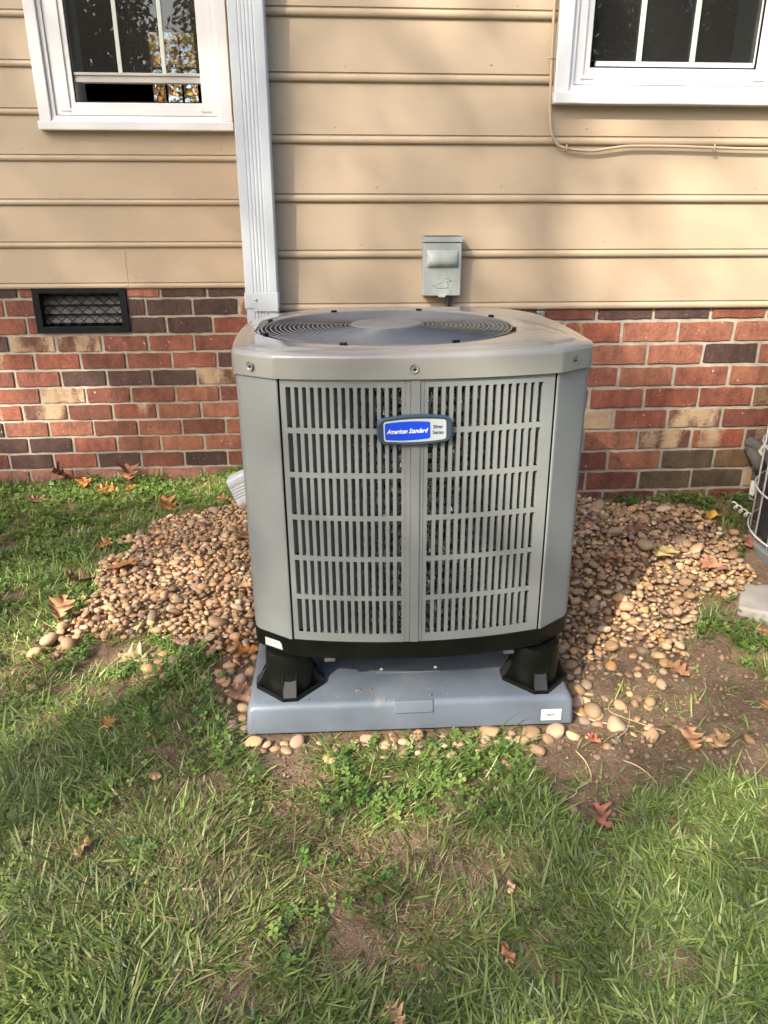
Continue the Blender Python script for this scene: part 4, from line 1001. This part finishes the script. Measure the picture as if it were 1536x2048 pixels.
LEAVES = [(-.262, 1.79, .135, OR, 0, 1.45, 'large bright orange oak leaf lying against the black riser'), (-.533, 1.468, .060, (.50, .19, .06), 1, .3, 'small orange leaf lying on bright grass left of the pad'),
 (-.476, 1.091, .062, (.40, .26, .13), 4, -.4, 'pale tan leaf lying on shaded lawn at lower left'), (.865, 1.599, .105, (.36, .19, .09), 0, .5, 'tan oak leaf lying on pebbles and soil right of the pad'),
 (.771, 1.322, .095, (.37, .19, .085), 3, -.2, 'curled tan oak leaf on bare soil at right'), (.835, 1.315, .085, (.36, .22, .11), 5, -1.2, 'ragged tan oak leaf beside curled leaf on bare soil'),
 (.562, 1.352, .055, (.45, .14, .07), 3, .9, 'small red orange leaf on soil by pad corner'), (.497, 1.117, .085, (.28, .105, .06), 5, .4, 'folded reddish brown oak leaf in the lawn front right'),
 (-1.27, 3.44, .14, (.16, .07, .03), 5, 1.9, 'dark brown leaf leaning on the brick wall at far left'), (-1.17, 3.40, .10, OR, 3, .2, 'bright orange leaf by brick wall beside dark brown leaf'),
 (-.975, 3.44, .135, (.20, .085, .035), 5, .4, 'upright dark brown curled leaf against brick wall below vent'), (-1.03, 3.30, .13, (.36, .16, .05), 3, 1.3, 'curled orange leaf on clover in front of dark leaf'),
 (-.93, 3.31, .08, OR, 1, -.5, 'small orange leaf touching curled leaf on clover'), (-.72, 3.07, .13, (.36, .17, .06), 5, .8, 'folded tan orange leaf on clover above the pebble heap'),
 (-.72, 2.33, .17, (.34, .155, .055), 0, -1.35, 'wide orange oak leaf lying on top edge of left pebble heap'), (-.83, 2.26, .15, (.17, .085, .045), 3, 1.9, 'dark brown oak leaf at left end of pebble heap'),
 (-.80, 1.985, .12, (.31, .15, .075), 3, .1, 'upright reddish oak leaf left of pebble heap'), (-.54, 1.75, .13, (.30, .24, .12), 1, 1.2, 'dull olive brown oak leaf below the pebble heap'),
 (-.425, 1.80, .085, (.27, .165, .115), 3, .5, 'grey brown curled leaf at lower edge of pebble heap'), (-.33, 2.50, .13, (.26, .14, .08), 4, .7, 'brown oak leaf lying flat on pebbles beside condenser'),
 (-.30, 2.13, .10, (.33, .20, .12), 3, 1.2, 'curled tan leaf on pebbles close to condenser left side'), (-.243, 1.575, .12, (.27, .145, .085), 3, .8, 'brown oak leaf in soil beside left end of pad'),
 (1.010, 1.414, .10, (.34, .17, .07), 4, .4, 'orange brown leaf at right edge of bare soil'), (1.30, 2.36, .10, YE, 0, 1.4, 'yellow oval leaf on pebbles by the clover'),
 (1.36, 2.20, .12, (.30, .13, .075), 1, -.3, 'reddish brown oak leaf on pebbles by old condenser'), (1.17, 1.74, .09, (.42, .19, .10), 0, .2, 'small orange leaf in clover below concrete slab'),
 (1.16, 2.05, .12, (.33, .155, .09), 2, .9, 'brown oak leaf spread on right pebbles near clover'), (1.02, 2.10, .13, (.33, .26, .11), 4, -1.0, 'olive tan leaf on lit right pebbles'),
 (.84, 2.07, .12, (.32, .15, .07), 2, 1.4, 'orange brown leaf in middle of right pebbles'), (.98, 2.23, .12, (.24, .125, .075), 1, -.9, 'dull brown oak leaf on shaded right pebbles'),
 (.285, .962, .035, (.42, .27, .18), 4, .1, 'tiny pinkish tan leaf in lawn at lower centre'), (.252, .837, .050, (.30, .12, .05), 4, .3, 'small brown leaf in lawn near bottom edge'),
 (.068, .757, .060, (.40, .24, .12), 1, .6, 'tan leaf at the bottom edge of the picture'), (-1.30, 3.17, .09, (.26, .15, .09), 3, 1.2, 'brown curled leaf in shaded grass at far left'),
 (-.86, 2.62, .10, (.40, .20, .06), 3, -.5, 'orange brown leaf standing in grass above pebble heap'), (-.47, 3.02, .09, (.38, .20, .08), 4, 1.1, 'tan orange leaf in clover beside downspout outlet')]
for i, (x, y, L, c, k, rz, lab) in enumerate(LEAVES):
    L *= .64 if y < 3 else .80
    me = OAK[k] if not lab.startswith(('yellow', 'tiny', 'small brown', 'pale')) else SIMP[i % 2]
    s = L/.10 if me in OAK else L/.07; up_ = {5: .5, 3: .3}.get(k, .12)
    if 'upright' in lab or 'leaning' in lab: up_ = .75
    zz = float(G(x, y))+(.020 if y > 1.6 else .016)+(.014 if stony(np.array([x]), np.array([y]))[0] else 0)
    if 'leaning' in lab or 'upright' in lab: zz += .03
    tag(put('fallen_leaf', me, None, (x, y, zz), (up_*(1 if i % 2 else .8), .25*math.sin(i*2.1), rz), (s, s, s), (*c, 1)), lab, 'leaf', 'fallen leaves')
TW = [([(.513,1.325),(.525,1.285),(.520,1.24),(.480,1.205),(.470,1.19),(.435,1.175)], .0016, 'long pale dry grass stem curving over bare soil front right'), ([(.62,1.36),(.66,1.40),(.69,1.47)], .0016, 'pale dry stem lying on soil right of pad'),
      ([(.73,1.36),(.68,1.42),(.64,1.47),(.66,1.50)], .0014, 'bent dry stem lying across other stem on soil'), ([(.86,1.47),(.90,1.52),(.915,1.56)], .0020, 'short whitish twig on bare soil at right'),
      ([(.02,1.36),(.05,1.385),(.075,1.37),(.07,1.32),(.055,1.26)], .0013, 'thin pale grass stem arching over pebbles before pad'), ([(-.395,1.80),(-.385,1.86),(-.33,1.82),(-.29,1.79)], .0014, 'thin pale stem bent over soil left of pad'),
      ([(.55,1.47),(.60,1.43),(.68,1.405)], .0022, 'brown twig lying on soil near pad corner'), ([(.60,1.275),(.63,1.255),(.65,1.22),(.64,1.185)], .0014, 'forked dry stem on soil patch in front right lawn'),
      ([(.63,2.02),(.72,2.00),(.76,1.985)], .0024, 'brown twig lying on right pebbles near condenser'), ([(.93,2.13),(.94,2.16),(.97,2.2)], .0014, 'pale bent stem standing on right pebbles')]
for pts_, r, lab in TW:
    x0, y0 = pts_[0]; z0 = float(G(x0, y0)); m = MB(); hh = .028 if ('pebbles' in lab) else .006
    q = cspl([(x-x0, y-y0, float(G(x, y))-z0+hh*(.5+.9*math.sin(1.2+2*i))) for i, (x, y) in enumerate(pts_)], 5)
    m.tube(q, [r*(1-.5*i/len(q)) for i in range(len(q))], 6)
    o = m.build('dry_stem', twig_m, None, smooth=True); o.location = (x0, y0, z0+.004); tag(o, lab, 'twig', 'dry stems on the ground')

# ------------------------------------------------------------------ trees: the one that dapples the wall, those mirrored in the panes, those behind the house
rt = np.random.default_rng(8)
def leaf_cloud(P, size, cols):
    n = len(P); a = rt.normal(size=(n, 3)); a /= np.linalg.norm(a, axis=1)[:, None]; b = np.cross(a, rt.normal(size=(n, 3))); b /= np.linalg.norm(b, axis=1)[:, None]
    s = (size*rt.uniform(.7, 1.3, n))[:, None]; c = np.cross(a, b)
    V = np.stack([P-a*s, P+b*s*.55+c*s*.15, P+a*s, P-b*s*.55+c*s*.15], 1); i = (np.arange(n)*4)[:, None]
    F = np.concatenate([i+np.array((0, 1, 2)), i+np.array((0, 2, 3))]); col = cols[rt.integers(0, len(cols), n)]*rt.uniform(.6, 1.3, (n, 1))
    return V.reshape(-1, 3), F, np.repeat(col, 4, 0)
def tree(label, base, P, cols, size, trunk_r, top_, limbs):
    t = tag(empty('tree', base), label, 'tree', 'trees round the house'); b = np.array(base)
    m = MB(); h = top_-base[2]
    m.tube([(0, 0, -.3), (.05, .03, h*.3), (-.04, .05, h*.65), (0, 0, h)], [trunk_r*1.3, trunk_r, trunk_r*.7, trunk_r*.25], 10)
    tr = m.build('trunk', bark_m, t, smooth=True)
    for q in limbs:
        q = np.array(q)-b; s0 = np.array((0, 0, max(h*.25, q[2]*.55)))
        m = MB(); mid = (s0+q)/2+np.array((0, 0, .12*np.linalg.norm(q-s0))); m.tube(cspl([s0, mid, q], 4), list(np.linspace(trunk_r*.45, trunk_r*.08, 9)), 7); m.build('limb', bark_m, t, smooth=True)
    V, F, C = leaf_cloud(P-b, size, cols); put('crown', npmesh('crown', V, F, tree_m, C, smooth=False), t); return t
FG = np.array([(.05, .09, .02), (.08, .11, .025), (.12, .12, .03), (.18, .11, .03), (.06, .08, .03)])
AU = np.array([(.32, .15, .04), (.38, .20, .06), (.26, .16, .05), (.16, .15, .04), (.42, .28, .10)])
# light let through by the crown, by where that light lands (u: sideways, w: height, both on the plane y = 2)
def bl(u, w, cu, cw, ru, rw, soft=.35):
    d = np.sqrt(((u-cu)/ru)**2+((w-cw)/rw)**2); return 1-sm((d-1+soft)/(2*soft))
def lightmap(u, w):
    dap = vnoise(u*1.0, w, 2.6)*.6+vnoise(u+3, w, 6)*.4
    T = .22+.44*sm((-w-.55)/.6)*(.35+1.3*dap)
    hit = lambda a, v: np.maximum(T, a*v)
    T = hit(bl(u, w, .98, 1.0, .80, .75, .5), .82)              # right part of the siding and its window
    T = hit(bl(u, w, -.10, 1.55, .75, .36), .62)            # top of the siding by the downspout
    T = hit(bl(u, w, .05, .95, .95, .50, .5), .40)
    T = hit(bl(u, w, .60, .30, .5, .35), .38)               # brick right
    T = hit(bl(u, w, -2.65, 1.0, .40, .22), .9)             # brick left
    T = hit(bl(u, w, -1.95, .45, .70, .20), .97)            # strip along the left wall
    T = hit(bl(u, w, -1.35, -.60, .45, .24), .97)           # lawn left
    T = hit(bl(u, w, -.60, -.98, .45, .28), .97)
    T = hit(bl(u, w, -.05, -1.25, .38, .20), .85)
    T = hit(bl(u, w, -.62, -.62, .38, .22), .62)            # left pebbles
    T = hit(bl(u, w, .98, -.72, .42, .27), .78)             # right pebbles
    T = hit(bl(u, w, 1.1, -1.95, .42, .24), .75)            # lawn centre
    T = hit(bl(u, w, -.30, .25, .30, .30), .30)             # top of the condenser
    return np.clip(T, .05, .97)
n = 46000
u = rt.uniform(-4.6, 3.6, n); w = rt.uniform(-3.4, 3.4, n); OD = -np.log(lightmap(u, w)); k = rt.random(n) < OD/2.4  # leaves of the unseen crown thinned to put sun patches where mapped
u, w = u[k], w[k]; tt = rt.uniform(9.0, 13.0, len(u))
P = np.stack([u-.85*tt, 2-tt, w+tt], 1)
tree('tall shade tree in front of the house, mirrored in the window glass', (-9.6, -9.2, -.9), P, FG, .075, .24, 11.5, [(-9+2.0*math.cos(a), -9+1.8*math.sin(a), 11+1.6*math.sin(2*a)) for a in (0, .9, 1.8, 2.7, 3.6, 4.5, 5.4)])
for i, (x, y, r, h, lab) in enumerate(((-5.6, -11.5, 2.5, 6.4, 'leafy tree across the yard mirrored in the left window'), (-1.2, -13.0, 2.4, 7.0, 'leafy tree mirrored at the right of the left window'),
                                  (3.6, -12.0, 2.5, 7.2, 'leafy tree across the yard mirrored in the right window'), (8.2, -12.6, 2.7, 7.0, 'leafy tree mirrored at the right of the right window'))):
    n = 24000; d = rt.normal(size=(n, 3)); d /= np.linalg.norm(d, axis=1)[:, None]; rr_ = rt.random(n)**.45
    P = np.array((x, y, h*.52-.6))+d*rr_[:, None]*np.array((r, r*.8, h*.52)); P += .5*np.sin(P[:, [1, 2, 0]]*2.3); P = P[P[:, 2] > -.4]
    P = P[(vnoise(P[:, 0]+P[:, 1], P[:, 2], 1.7)*.6+vnoise(P[:, 0], P[:, 2], 4)*.4) > .22]
    tree(lab, (x, y, -.9), P, FG if i != 1 else np.concatenate([FG, AU]), .078, .17, h*.8, [(x+r*.6*math.cos(a), y+r*.5*math.sin(a), h*.62) for a in (0, 1.3, 2.6, 3.9, 5.2)])
for i, (x, y, z, lab) in enumerate(((-3.1, 15.0, 3.0, 'autumn tree behind the house seen through the left window'), (-1.6, 19.0, 4.2, 'tall autumn tree behind the house seen through the left window'))):
    n = 5000; d = rt.normal(size=(n, 3)); d /= np.linalg.norm(d, axis=1)[:, None]; P = np.array((x, y, z))+d*(rt.random(n)**.5)[:, None]*np.array((1.9, 1.6, 2.3))
    tree(lab, (x, y, -.9), P, AU, .065, .16, z+1.6, [(x+1.1*math.cos(a), y+math.sin(a), z+.6) for a in (0, 1.5, 3, 4.5)])
